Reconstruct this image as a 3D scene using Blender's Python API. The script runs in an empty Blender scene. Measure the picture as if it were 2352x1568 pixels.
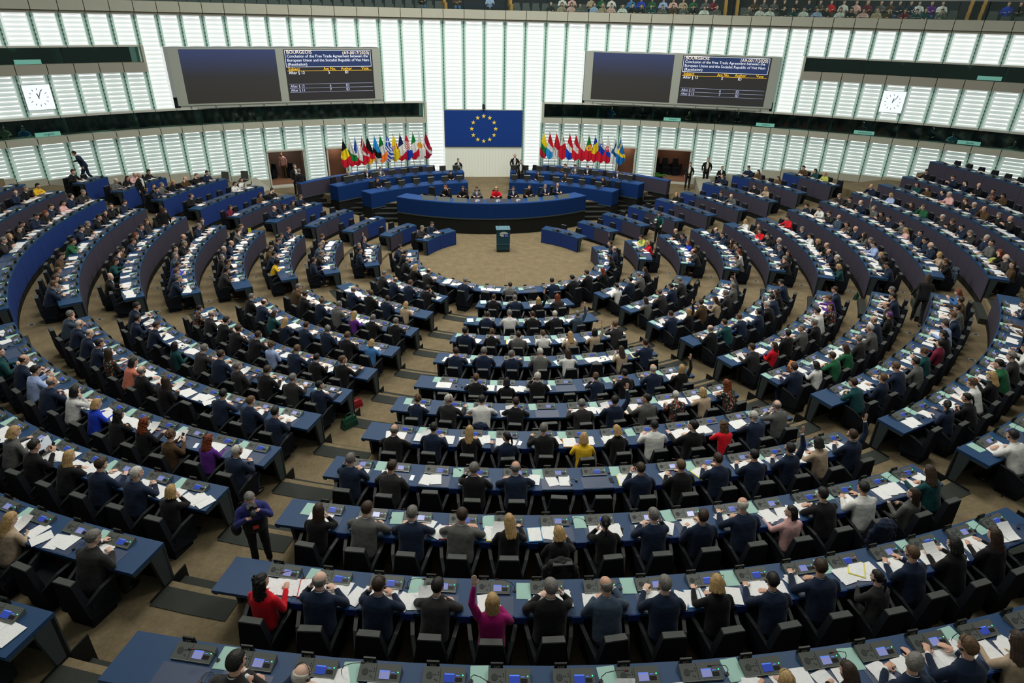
import bpy, bmesh, math, random, time
import numpy as np
from mathutils import Vector, Matrix, Euler, noise
T0 = time.time()
random.seed(7)
R_ = math.radians
PI = math.pi
SC = bpy.context.scene
COL = SC.collection

# ------------------------------------------------------------------ camera
cd = bpy.data.cameras.new('camera'); cam = bpy.data.objects.new('camera', cd); COL.objects.link(cam)
CAM = Vector((-3.0349, -28.5452, 10.0))
yaw, pitch, roll = 0.115712, 0.47473, 0.023298
_f = Vector((math.sin(yaw)*math.cos(pitch), math.cos(yaw)*math.cos(pitch), -math.sin(pitch)))
_r0 = Vector((math.cos(yaw), -math.sin(yaw), 0)); _u0 = _r0.cross(_f)
_r = math.cos(roll)*_r0 + math.sin(roll)*_u0; _u = -math.sin(roll)*_r0 + math.cos(roll)*_u0
cam.matrix_world = Matrix(((_r.x, _u.x, -_f.x, CAM.x), (_r.y, _u.y, -_f.y, CAM.y), (_r.z, _u.z, -_f.z, CAM.z), (0, 0, 0, 1)))
cd.sensor_width = 36; cd.lens = 36*1448.7/2352; cd.clip_end = 300
SC.camera = cam

def pix(p):
    """where a world point falls in the 2352x1568 frame (used only to leave out what lies outside it)"""
    d = Vector(p)-CAM; z = d.dot(_f)
    if z < .1: return (-1e5, -1e5)
    return 1176+1448.7*d.dot(_r)/z, 784-1448.7*d.dot(_u)/z

# ------------------------------------------------------------------ world, lamps, exposure
w = bpy.data.worlds.new('world'); SC.world = w; w.use_nodes = True
w.node_tree.nodes['Background'].inputs[0].default_value = (.92, 1.0, .93, 1)
w.node_tree.nodes['Background'].inputs[1].default_value = .2
SC.view_settings.view_transform = 'Standard'; SC.view_settings.look = 'None'
SC.view_settings.exposure = 0.0; SC.view_settings.gamma = 1; SC.view_settings.use_curve_mapping = False
def area(name, loc, size, power, col=(1, .97, .9)):
    l = bpy.data.lights.new(name, 'AREA'); l.shape = 'DISK'; l.size = size; l.energy = power; l.color = col
    o = bpy.data.objects.new(name, l); COL.objects.link(o); o.location = loc
    return o
# ceiling luminaires of the hall
area('ceiling_lamp', (0, 1, 17), 9, 2100)
for i in range(6):
    a = R_(60*i+30)
    area('ceiling_lamp', (13*math.sin(a), -5+13*math.cos(a), 17), 4.5, 820)

for a in (-36, -18, 0, 18, 36):      # unseen fill lights added to brighten the gallery visitors
    area('gallery_fill', (.6+40*math.sin(R_(a)), -22.4+40*math.cos(R_(a)), 15.5), 3, 170)

# ------------------------------------------------------------------ materials
M = {}
def mat(name, col, rough=.6, spec=.3, metal=0, noise_amt=0, noise_scale=20, bump=0, bump_scale=60, emit=None, es=0, alpha=None, sheen=0, coat=0):
    m = bpy.data.materials.new(name); m.use_nodes = True; nt = m.node_tree; b = nt.nodes['Principled BSDF']
    b.inputs['Base Color'].default_value = (*col, 1); b.inputs['Roughness'].default_value = rough
    b.inputs['Specular IOR Level'].default_value = spec; b.inputs['Metallic'].default_value = metal
    if coat: b.inputs['Coat Weight'].default_value = coat
    if sheen: b.inputs['Sheen Weight'].default_value = sheen
    tc = None
    if noise_amt or bump:
        tc = nt.nodes.new('ShaderNodeTexCoord')
    if noise_amt:
        n = nt.nodes.new('ShaderNodeTexNoise'); n.inputs['Scale'].default_value = noise_scale; n.inputs['Detail'].default_value = 4
        nt.links.new(tc.outputs['Object'], n.inputs['Vector'])
        mr = nt.nodes.new('ShaderNodeMapRange'); mr.inputs['From Min'].default_value = .25; mr.inputs['From Max'].default_value = .75
        mr.inputs['To Min'].default_value = 1-noise_amt; mr.inputs['To Max'].default_value = 1+noise_amt
        nt.links.new(n.outputs['Fac'], mr.inputs['Value'])
        mx = nt.nodes.new('ShaderNodeMix'); mx.data_type = 'RGBA'; mx.blend_type = 'MULTIPLY'; mx.inputs['Factor'].default_value = 1
        mx.inputs['A'].default_value = (*col, 1); nt.links.new(mr.outputs['Result'], mx.inputs['B']); nt.links.new(mx.outputs['Result'], b.inputs['Base Color'])
    if bump:
        n2 = nt.nodes.new('ShaderNodeTexNoise'); n2.inputs['Scale'].default_value = bump_scale; n2.inputs['Detail'].default_value = 3
        nt.links.new(tc.outputs['Object'], n2.inputs['Vector'])
        bp = nt.nodes.new('ShaderNodeBump'); bp.inputs['Strength'].default_value = bump; bp.inputs['Distance'].default_value = .01
        nt.links.new(n2.outputs['Fac'], bp.inputs['Height']); nt.links.new(bp.outputs['Normal'], b.inputs['Normal'])
    if emit:
        b.inputs['Emission Color'].default_value = (*emit, 1); b.inputs['Emission Strength'].default_value = es
    M[name] = m
    return m
mat('carpet', (.192, .152, .09), .95, .1, noise_amt=.16, noise_scale=2.6, bump=.35, bump_scale=90)
def carpet_detail():
    m = M['carpet']; nt = m.node_tree; b = nt.nodes['Principled BSDF']
    tc = nt.nodes.new('ShaderNodeTexCoord'); n = nt.nodes.new('ShaderNodeTexNoise'); n.inputs['Scale'].default_value = 14; n.inputs['Detail'].default_value = 6
    n.inputs['Roughness'].default_value = .75
    nt.links.new(tc.outputs['Object'], n.inputs['Vector'])
    r = nt.nodes.new('ShaderNodeMapRange'); r.inputs['From Min'].default_value = .3; r.inputs['From Max'].default_value = .7; r.inputs['To Min'].default_value = .78; r.inputs['To Max'].default_value = 1.18
    nt.links.new(n.outputs['Fac'], r.inputs['Value'])
    src = b.inputs['Base Color'].links[0].from_socket
    mx = nt.nodes.new('ShaderNodeMix'); mx.data_type = 'RGBA'; mx.blend_type = 'MULTIPLY'; mx.inputs['Factor'].default_value = 1
    nt.links.new(src, mx.inputs['A']); nt.links.new(r.outputs['Result'], mx.inputs['B']); nt.links.new(mx.outputs['Result'], b.inputs['Base Color'])
carpet_detail()
mat('step_black', (.03, .034, .03), .8, .2, noise_amt=.15, noise_scale=60, bump=.2)
mat('step_edge', (.2, .2, .13), .7)
mat('desk_blue', (.010, .047, .125), .5, .3, noise_amt=.07, noise_scale=90, bump=.08, bump_scale=400)
mat('desk_panel_blue', (.011, .034, .16), .7, .2, noise_amt=.08, noise_scale=40, bump=.15, bump_scale=200)
mat('desk_panel_plum', (.046, .04, .062), .8, .2, noise_amt=.12, noise_scale=40, bump=.2, bump_scale=220)
mat('podium_blue', (.003, .026, .118), .75, .15, noise_amt=.08, noise_scale=30, bump=.15, bump_scale=200)
mat('podium_top', (.014, .062, .22), .6, .2, noise_amt=.05)
mat('plinth_black', (.008, .009, .008), .7, .2)
mat('leg_slate', (.035, .048, .052), .55, .3, noise_amt=.06)
mat('chair_fabric', (.009, .011, .016), .85, .15, noise_amt=.15, noise_scale=30, bump=.2, bump_scale=300)
mat('chair_cap', (.055, .06, .056), .55, .35, noise_amt=.12, noise_scale=120, bump=.25, bump_scale=300)
mat('chair_edge', (.017, .02, .022), .5, .35)
mat('console_grey', (.098, .108, .1), .45, .35)
mat('console_dark', (.035, .04, .038), .5, .3)
mat('grille', (.05, .058, .054), .7, bump=.4, bump_scale=900)
mat('button_dark', (.012, .012, .012), .4)
mat('nameplate', (.014, .016, .012), .4, .3)
mat('number_white', (.55, .55, .5), .6)
mat('led_green', (.02, .4, .2), .4, emit=(.05, 1, .45), es=1.6)
mat('led_red', (.5, .02, .02), .4, emit=(1, .08, .05), es=1.6)
mat('screen_blue', (.01, .02, .1), .2, .5, emit=(.04, .09, .6), es=.45)
mat('screen_pale', (.05, .05, .1), .2, .5, emit=(.38, .42, .85), es=.48)
mat('screen_bar', (.05, .05, .1), .2, .5, emit=(.1, .25, 1), es=.8)
mat('desk_mat', (.034, .055, .115), .42, .4)
mat('mint_paper', (.33, .54, .47), .6, .3)
mat('mic_black', (.012, .012, .012), .5, .4)
mat('mic_ring', (.4, .02, .02), .4)
mat('skin', (.6, .35, .25), .55, .3, noise_amt=.1, noise_scale=25)
mat('skin_pale', (.68, .44, .34), .55, .3, noise_amt=.1, noise_scale=25)
mat('skin_dark', (.12, .055, .03), .55, .3)
mat('eye_white', (.6, .58, .55), .3)
mat('eye_dark', (.02, .015, .012), .2)
mat('lip', (.38, .12, .1), .5)
mat('shoe', (.012, .011, .01), .35, .5)
mat('headset', (.015, .015, .016), .4, .5)
mat('shirt_white', (.72, .73, .74), .75)
mat('shirt_blue', (.35, .45, .68), .75)
mat('cream_wall', (.42, .425, .345), .7, noise_amt=.03, noise_scale=3)
mat('cream_dark', (.33, .32, .26), .75)
mat('joint_dark', (.12, .12, .1), .8)
mat('cream_glow', (.7, .72, .64), .6, emit=(.6, .66, .57), es=.16)  # faint glow put into the cream to brighten the ribbed panel
mat('frame_white', (.5, .51, .45), .5)
mat('steel', (.3, .32, .3), .35, metal=.6)
mat('booth_dark', (.008, .013, .013), .8)
mat('booth_desk', (.015, .05, .042), .6)
mat('sign_mint', (.16, .42, .35), .5, emit=(.16, .45, .36), es=.3)
mat('sign_ink', (.01, .03, .04), .6)
mat('brown_room', (.17, .085, .05), .7, noise_amt=.06, noise_scale=4)
mat('brown_floor', (.2, .1, .055), .8, noise_amt=.1)
mat('taupe_room', (.2, .15, .12), .7)
mat('screen_frame', (.36, .39, .34), .5)
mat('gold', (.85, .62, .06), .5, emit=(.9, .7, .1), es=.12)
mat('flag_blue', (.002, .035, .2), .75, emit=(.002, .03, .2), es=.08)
mat('pole', (.02, .03, .03), .4, .5)
mat('lectern_teal', (.006, .042, .06), .3, .5)
mat('lectern_light', (.05, .15, .2), .3, .5)
mat('logo_pale', (.6, .68, .64), .5)
mat('logo_blue', (.03, .06, .4), .5)
mat('monitor', (.03, .032, .032), .4)
mat('monitor_top', (.25, .27, .25), .4)
mat('shield_grey', (.105, .12, .11), .55)
mat('shield_dark', (.06, .06, .075), .55)
mat('wood_yellow', (.5, .27, .05), .5)
mat('gallery_grey', (.07, .08, .08), .7)
mat('gallery_dark', (.012, .013, .02), .8)
mat('gallery_blue', (.01, .025, .08), .8)
mat('leaf', (.03, .2, .02), .5)
mat('phone_black', (.01, .01, .012), .15, .6)
mat('phone_lilac', (.45, .4, .6), .3, .5)
mat('phone_white', (.7, .72, .75), .2, .5, emit=(.6, .75, .9), es=.25)
mat('bag_black', (.01, .01, .012), .5, bump=.3)
mat('bag_green', (.01, .06, .035), .4)
mat('bag_brown', (.12, .04, .018), .45)
mat('bag_tan', (.38, .13, .03), .45)
mat('bag_red', (.3, .01, .02), .6)
mat('gold_chain', (.45, .4, .2), .4, metal=.4)
mat('camera_white', (.7, .7, .66), .4)
mat('pass_red', (.8, .08, .08), .5)
mat('book_blue', (.02, .2, .42), .4)
mat('folder_red', (.55, .03, .03), .5)
mat('folder_yellow', (.75, .68, .04), .5)
mat('folder_orange', (.75, .3, .05), .5)
mat('folder_teal', (.08, .5, .55), .5)
mat('clock_face', (.8, .85, .9), .4, emit=(.8, .88, 1), es=.72)
mat('clock_ink', (.05, .05, .06), .5)
mat('socket_steel', (.32, .33, .31), .35, .5)

def paper_mat():
    m = bpy.data.materials.new('paper'); m.use_nodes = True; nt = m.node_tree; b = nt.nodes['Principled BSDF']
    b.inputs['Roughness'].default_value = .7; b.inputs['Specular IOR Level'].default_value = .2
    tc = nt.nodes.new('ShaderNodeTexCoord')
    sep = nt.nodes.new('ShaderNodeSeparateXYZ'); nt.links.new(tc.outputs['Object'], sep.inputs[0])
    wv = nt.nodes.new('ShaderNodeMath'); wv.operation = 'MULTIPLY'; wv.inputs[1].default_value = 520; nt.links.new(sep.outputs['Y'], wv.inputs[0])
    sn = nt.nodes.new('ShaderNodeMath'); sn.operation = 'SINE'; nt.links.new(wv.outputs[0], sn.inputs[0])
    n = nt.nodes.new('ShaderNodeTexNoise'); n.inputs['Scale'].default_value = 26; nt.links.new(tc.outputs['Object'], n.inputs['Vector'])
    g = nt.nodes.new('ShaderNodeMath'); g.operation = 'GREATER_THAN'; g.inputs[1].default_value = .1; nt.links.new(sn.outputs[0], g.inputs[0])
    g2 = nt.nodes.new('ShaderNodeMath'); g2.operation = 'GREATER_THAN'; g2.inputs[1].default_value = .52; nt.links.new(n.outputs['Fac'], g2.inputs[0])
    ml = nt.nodes.new('ShaderNodeMath'); ml.operation = 'MULTIPLY'; nt.links.new(g.outputs[0], ml.inputs[0]); nt.links.new(g2.outputs[0], ml.inputs[1])
    cr = nt.nodes.new('ShaderNodeMix'); cr.data_type = 'RGBA'; cr.inputs['A'].default_value = (.84, .85, .84, 1); cr.inputs['B'].default_value = (.73, .75, .77, 1)
    nt.links.new(ml.outputs[0], cr.inputs['Factor']); nt.links.new(cr.outputs['Result'], b.inputs['Base Color'])
    M['paper'] = m
paper_mat()
def glass_mat(name, tint, gl=.12, rough=.05):
    m = bpy.data.materials.new(name); m.use_nodes = True; nt = m.node_tree
    nt.nodes.remove(nt.nodes['Principled BSDF']); out = nt.nodes['Material Output']
    t = nt.nodes.new('ShaderNodeBsdfTransparent'); t.inputs[0].default_value = (*tint, 1)
    g = nt.nodes.new('ShaderNodeBsdfGlossy'); g.inputs['Roughness'].default_value = rough; g.inputs[0].default_value = (.8, 1, .93, 1)
    mx = nt.nodes.new('ShaderNodeMixShader'); mx.inputs[0].default_value = gl
    nt.links.new(t.outputs[0], mx.inputs[1]); nt.links.new(g.outputs[0], mx.inputs[2]); nt.links.new(mx.outputs[0], out.inputs[0])
    M[name] = m
glass_mat('booth_glass', (.5, .72, .66), .05)
glass_mat('rail_glass', (.88, .94, .91), .05)
def emit_mat(name, col, s, diff=(.34, .4, .37)):
    return mat(name, diff, .4, .3, emit=col, es=s)
# backlit glass louvres: the slit of light between strips, and the strips themselves
emit_mat('slit_top', (1, 1, .99), 1.5); emit_mat('strip_top', (.93, .98, .95), .6)
emit_mat('slit_mid', (1, 1, .98), 1.35); emit_mat('strip_mid', (.84, .95, .90), .42)
emit_mat('slit_low', (1, 1, .96), 1.3);  emit_mat('strip_low', (.74, .9, .84), .32)
mat('fin_glass', (.2, .34, .28), .3, .4)
mat('fin_edge', (.06, .15, .11), .3, .4)
mat('fin_pale', (.4, .58, .5), .35, .4, emit=(.55, .75, .67), es=.22)

CLOTH = dict(k=((.0075, .0075, .0085), 'black'), n=((.009, .018, .042), 'navy'), d=((.025, .024, .025), 'charcoal'), g=((.105, .105, .1), 'grey'),
    s=((.045, .07, .105), 'slate blue'), b=((.012, .045, .5), 'bright blue'), l=((.33, .43, .68), 'light blue'), w=((.68, .68, .65), 'white'),
    c=((.42, .32, .22), 'beige'), u=((.075, .042, .018), 'brown'), r=((.62, .008, .02), 'red'), m=((.3, .006, .12), 'magenta'),
    y=((.75, .46, .02), 'yellow'), v=((.11, .022, .23), 'purple'), o=((.62, .2, .13), 'peach'), p=((.68, .4, .38), 'pink'),
    t=((.006, .055, .06), 'dark teal'), e=((.012, .1, .04), 'green'), j=((.05, .17, .4), 'denim blue'), z=((.14, .008, .03), 'burgundy'),
    q=((.45, .5, .1), 'lime'), x=((.12, .1, .09), 'patterned'), i=((.03, .035, .17), 'indigo'))
for c_, (rgb, nm) in CLOTH.items():
    mat('cloth_'+nm.replace(' ', '_'), rgb, .85, .15, noise_amt=.14, noise_scale=9, bump=.55, bump_scale=16, sheen=.1)
def pattern_mat():
    m = M['cloth_patterned']; nt = m.node_tree; b = nt.nodes['Principled BSDF']
    tc = nt.nodes.new('ShaderNodeTexCoord'); v = nt.nodes.new('ShaderNodeTexVoronoi'); v.inputs['Scale'].default_value = 26
    nt.links.new(tc.outputs['Object'], v.inputs['Vector'])
    cr = nt.nodes.new('ShaderNodeValToRGB'); cr.color_ramp.interpolation = 'CONSTANT'
    e = cr.color_ramp.elements; e[0].color = (.02, .02, .02, 1); e[1].position = .45; e[1].color = (.3, .06, .04, 1)
    for p, c in ((.6, (.05, .1, .05, 1)), (.72, (.45, .38, .28, 1)), (.85, (.03, .03, .05, 1))):
        q = e.new(p); q.color = c
    sp = nt.nodes.new('ShaderNodeSeparateColor'); nt.links.new(v.outputs['Color'], sp.inputs[0]); nt.links.new(sp.outputs[0], cr.inputs[0])
    nt.links.new(cr.outputs[0], b.inputs['Base Color'])
pattern_mat()
HAIRC = dict(black=(.008, .007, .006), brown=(.035, .018, .009), light=(.1, .055, .025), grey=(.16, .15, .135), white=(.5, .47, .42), blond=(.42, .27, .11), red=(.16, .035, .008), purple=(.13, .04, .18))
def hair_mat(name, col):
    m = mat('hair_'+name, col, .5, .35, noise_amt=.35, noise_scale=30, bump=.5, bump_scale=70)
    return m
for k_, v_ in HAIRC.items(): hair_mat(k_, v_)
# code -> (style, colour, words)
HAIR = dict(k=('short', 'black', 'short black hair'), b=('short', 'brown', 'short brown hair'), g=('short', 'grey', 'short grey hair'), w=('short', 'white', 'short white hair'),
    B=('bald', 'grey', 'bald crown'), d=('bob', 'blond', 'short blond hair'), D=('long', 'blond', 'long blond hair'), L=('long', 'brown', 'long brown hair'),
    K=('bob', 'black', 'dark shoulder-length hair'), R=('curly', 'red', 'long auburn hair'), C=('curls', 'light', 'curly brown hair'), A=('afro', 'black', 'round black curls'),
    V=('short', 'purple', 'short purple hair'), P=('tail', 'black', 'dark tied-back hair'), Q=('curly', 'black', 'long dark wavy hair'), S=('curly', 'light', 'long curly brown hair'))

# ------------------------------------------------------------------ object helpers
def tag(o, label=None, cat=None, group=None, kind=None):
    if label: o['label'] = label
    if cat: o['category'] = cat
    if group: o['group'] = group
    if kind: o['kind'] = kind
    return o
def link(o, parent=None):
    COL.objects.link(o)
    if parent: o.parent = parent
    return o
def empty(name, loc=(0, 0, 0), rz=0):
    o = bpy.data.objects.new(name, None); o.empty_display_size = .1; COL.objects.link(o); o.location = loc; o.rotation_euler = (0, 0, rz); return o
def obj(name, me, parent=None, loc=None, rz=None, m=None):
    o = bpy.data.objects.new(name, me); COL.objects.link(o)
    if parent: o.parent = parent
    if loc is not None: o.location = loc
    if rz is not None: o.rotation_euler = (0, 0, rz)
    if m is not None: setm(o, m)
    return o
def setm(o, *ms):
    for i, m in enumerate(ms):
        if i < len(o.material_slots):
            o.material_slots[i].link = 'OBJECT'; o.material_slots[i].material = M[m] if isinstance(m, str) else m

class MB:
    """collects shapes, builds one mesh"""
    def __init__(s): s.v = []; s.f = []; s.mi = []; s.mats = []; s.sm = []
    def slot(s, m):
        if m not in s.mats: s.mats.append(m)
        return s.mats.index(m)
    def add(s, vs, fs, m, smooth=False):
        b = len(s.v); s.v += [tuple(v) for v in vs]; k = s.slot(m)
        for f in fs: s.f.append([b+i for i in f]); s.mi.append(k); s.sm.append(smooth)
        return s
    def box(s, x0, x1, y0, y1, z0, z1, m, mtx=None):
        vs = [(x, y, z) for z in (z0, z1) for y in (y0, y1) for x in (x0, x1)]
        if mtx is not None: vs = [mtx @ Vector(v) for v in vs]
        return s.add(vs, [(0, 2, 3, 1), (4, 5, 7, 6), (0, 1, 5, 4), (2, 6, 7, 3), (0, 4, 6, 2), (1, 3, 7, 5)], m)
    def hexa(s, lo, hi, m):
        """two quads (4 points each, same winding)"""
        return s.add(list(lo)+list(hi), [(3, 2, 1, 0), (4, 5, 6, 7), (0, 1, 5, 4), (1, 2, 6, 5), (2, 3, 7, 6), (3, 0, 4, 7)], m)
    def prism(s, poly, z0, z1, m, mtx=None):
        n = len(poly); vs = [(x, y, z0) for x, y in poly]+[(x, y, z1) for x, y in poly]
        if mtx is not None: vs = [mtx @ Vector(v) for v in vs]
        fs = [tuple(range(n))[::-1], tuple(range(n, 2*n))]+[(i, (i+1) % n, n+(i+1) % n, n+i) for i in range(n)]
        return s.add(vs, fs, m)
    def cyl(s, c, r0, r1, h, m, n=16, axis='z', smooth=True):
        vs = []
        for z, r in ((0, r0), (h, r1)):
            for i in range(n):
                a = 2*PI*i/n; p = (r*math.cos(a), r*math.sin(a), z)
                if axis == 'y': p = (p[0], p[2], p[1])
                if axis == 'x': p = (p[2], p[0], p[1])
                vs.append((c[0]+p[0], c[1]+p[1], c[2]+p[2]))
        fs = [(i, (i+1) % n, n+(i+1) % n, n+i) for i in range(n)]
        if axis == 'y': fs = [f[::-1] for f in fs]
        s.add(vs, fs, m, smooth); b = len(s.v)-2*n
        k = s.slot(m)
        for cap in (list(range(n))[::-1], list(range(n, 2*n))):
            if axis == 'y': cap = cap[::-1]
            s.f.append([b+i for i in cap]); s.mi.append(k); s.sm.append(False)
        return s
    def tube(s, pts, r, m, n=6):
        pts = [Vector(p) for p in pts]; vs = []; rs = r if isinstance(r, (list, tuple)) else [r]*len(pts)
        for i, p in enumerate(pts):
            t = (pts[min(i+1, len(pts)-1)]-pts[max(i-1, 0)]).normalized()
            a = t.orthogonal().normalized() if i == 0 else (pa-t*pa.dot(t)).normalized()
            pa = a; b = t.cross(a)
            for j in range(n):
                q = 2*PI*j/n; vs.append(p+rs[i]*(math.cos(q)*a+math.sin(q)*b))
        fs = [(i*n+j, i*n+(j+1) % n, (i+1)*n+(j+1) % n, (i+1)*n+j) for i in range(len(pts)-1) for j in range(n)]
        fs += [tuple(range(n))[::-1], tuple(range((len(pts)-1)*n, len(pts)*n))]
        return s.add(vs, fs, m, True)
    def ell(s, c, r, m, n=12, k=8, mtx=None, fn=None):
        vs = [(0, 0, 1)]; c = Vector(c)
        for i in range(1, k):
            for j in range(n):
                a = PI*i/k; b = 2*PI*j/n; vs.append((math.sin(a)*math.cos(b), math.sin(a)*math.sin(b), math.cos(a)))
        vs.append((0, 0, -1)); L = len(vs)-1
        fs = [(0, 1+j, 1+(j+1) % n) for j in range(n)]
        for i in range(k-2):
            for j in range(n):
                fs.append((1+i*n+j, 1+(i+1)*n+j, 1+(i+1)*n+(j+1) % n, 1+i*n+(j+1) % n))
        fs += [(L, 1+(k-2)*n+(j+1) % n, 1+(k-2)*n+j) for j in range(n)]
        out = []
        for v in vs:
            q = Vector((v[0]*r[0], v[1]*r[1], v[2]*r[2]))
            if fn: q = fn(q, v)
            if mtx is not None: q = mtx @ q
            out.append(q+c)
        return s.add(out, fs, m, True)
    def cap(s, p0, r0, p1, r1, m, n=10, sq=(1, 1, 1)):
        """closed tapered capsule; sq squashes about its middle"""
        p0 = Vector(p0); p1 = Vector(p1); d = p1-p0; L = d.length
        t = d.normalized() if L > 1e-6 else Vector((0, 0, 1)); a = t.orthogonal().normalized(); b = t.cross(a)
        rings = [(-r0*.999, 0.03*r0), (-r0*.7, r0*.71), (0, r0), (L, r1), (L+r1*.7, r1*.71), (L+r1*.999, .03*r1)]
        vs = []
        mid = (p0+p1)/2
        for z, r in rings:
            for j in range(n):
                q = 2*PI*j/n; v = p0+t*z+r*(math.cos(q)*a+math.sin(q)*b)
                if sq != (1, 1, 1): e = v-mid; v = mid+Vector((e.x*sq[0], e.y*sq[1], e.z*sq[2]))
                vs.append(v)
        fs = [(i*n+j, i*n+(j+1) % n, (i+1)*n+(j+1) % n, (i+1)*n+j) for i in range(5) for j in range(n)]
        fs += [tuple(range(n))[::-1], tuple(range(5*n, 6*n))]
        return s.add(vs, fs, m, True)
    def mesh(s, name):
        me = bpy.data.meshes.new(name); me.from_pydata([tuple(v) for v in s.v], [], s.f)
        for m in s.mats: me.materials.append(M[m])
        me.polygons.foreach_set('material_index', s.mi); me.polygons.foreach_set('use_smooth', s.sm); me.update()
        return me
    def build(s, name, parent=None, loc=None, rz=None):
        return obj(name, s.mesh(name), parent, loc, rz)

class Bulk:
    """many far copies joined into one object"""
    def __init__(s): s.V = []; s.F = []; s.mats = []; s.n = 0; s.count = 0
    def add(s, me, mtx, mats=None):
        n = len(me.vertices)
        co = np.empty(n*3, np.float32); me.vertices.foreach_get('co', co); co = co.reshape(-1, 3)
        A = np.array(mtx, dtype=np.float32); s.V.append(co @ A[:3, :3].T + A[:3, 3])
        ml = mats or [x for x in me.materials]
        ml = [M[x] if isinstance(x, str) else x for x in ml]
        idx = []
        for x in ml:
            if x not in s.mats: s.mats.append(x)
            idx.append(s.mats.index(x))
        lv = np.empty(len(me.loops), np.int32); me.loops.foreach_get('vertex_index', lv)
        ls = np.empty(len(me.polygons), np.int32); me.polygons.foreach_get('loop_total', ls)
        mi = np.empty(len(me.polygons), np.int32); me.polygons.foreach_get('material_index', mi)
        sm = np.empty(len(me.polygons), bool); me.polygons.foreach_get('use_smooth', sm)
        s.F.append((lv+s.n, ls, np.array(idx, np.int32)[np.minimum(mi, len(idx)-1)], sm)); s.n += n
    def build(s, name, label, cat, group=None):
        if not s.V: return None
        V = np.concatenate(s.V); lv = np.concatenate([f[0] for f in s.F]); lt = np.concatenate([f[1] for f in s.F])
        mi = np.concatenate([f[2] for f in s.F]); sm = np.concatenate([f[3] for f in s.F])
        me = bpy.data.meshes.new(name); me.vertices.add(len(V)); me.vertices.foreach_set('co', V.ravel())
        me.loops.add(len(lv)); me.loops.foreach_set('vertex_index', lv)
        st = np.concatenate([[0], np.cumsum(lt)[:-1]]).astype(np.int32)
        me.polygons.add(len(lt)); me.polygons.foreach_set('loop_start', st); me.polygons.foreach_set('loop_total', lt)
        me.polygons.foreach_set('material_index', mi); me.polygons.foreach_set('use_smooth', sm)
        for m in s.mats: me.materials.append(m)
        me.update(calc_edges=True); me.validate()
        o = obj(name, me); return tag(o, label, cat, group, 'stuff')

def pol(r, az, z):
    a = R_(az); return Vector((r*math.sin(a), r*math.cos(a), z))
def arc_slab(mb, r0, r1, a0, a1, z0, z1, m, cx=0, cy=0, step=None, zt=None):
    """curved block between two radii and two azimuths"""
    n = max(1, int(math.ceil(abs(a1-a0)/(step or 2.0)))); vs = []
    for i in range(n+1):
        a = R_(a0+(a1-a0)*i/n); s_, c_ = math.sin(a), math.cos(a)
        for r, z in ((r0, z0), (r1, z0), (r1, z1), (r0, z1)): vs.append((cx+r*s_, cy+r*c_, z))
    fs = [(0, 1, 2, 3), tuple(4*n+k for k in (3, 2, 1, 0))]
    for i in range(n):
        b = 4*i
        for k in range(4): fs.append((b+k, b+4+k, b+4+(k+1) % 4, b+(k+1) % 4))
    if a1 < a0: fs = [f[::-1] for f in fs]
    mb.add(vs, fs, m)
    return mb
_TX = {}
def text_mesh(txt, size, m, align='CENTER', ext=.0):
    if (txt, size, m, align) in _TX: return _TX[(txt, size, m, align)]
    c = bpy.data.curves.new('t', 'FONT'); c.body = txt; c.size = size; c.align_x = align; c.align_y = 'CENTER'; c.extrude = ext; c.resolution_u = 2
    o = bpy.data.objects.new('t', c); COL.objects.link(o)
    dg = bpy.context.evaluated_depsgraph_get(); me = bpy.data.meshes.new_from_object(o.evaluated_get(dg)); me.name = 'lettering'
    bpy.data.objects.remove(o); bpy.data.curves.remove(c)
    me.materials.clear(); me.materials.append(M[m]); _TX[(txt, size, m, align)] = me
    return me
ORD = ['first', 'second', 'third', 'fourth', 'fifth', 'sixth', 'seventh', 'eighth', 'ninth', 'tenth', 'eleventh', 'twelfth', 'thirteenth', 'fourteenth', 'fifteenth',
       'sixteenth', 'seventeenth', 'eighteenth', 'nineteenth', 'twentieth', 'twenty-first', 'twenty-second', 'twenty-third', 'twenty-fourth']
NUM = ['zero', 'one', 'two', 'three', 'four', 'five', 'six', 'seven', 'eight', 'nine', 'ten', 'eleven', 'twelve']

# lettering is made first, while the scene is still small
for i in range(405, 419): text_mesh(str(i), .05, 'number_white')
for i in range(483, 498): text_mesh(str(i), .05, 'number_white')
for i in range(567, 583): text_mesh(str(i), .05, 'number_white')
for i in range(653, 671): text_mesh(str(i), .05, 'number_white')

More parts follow.
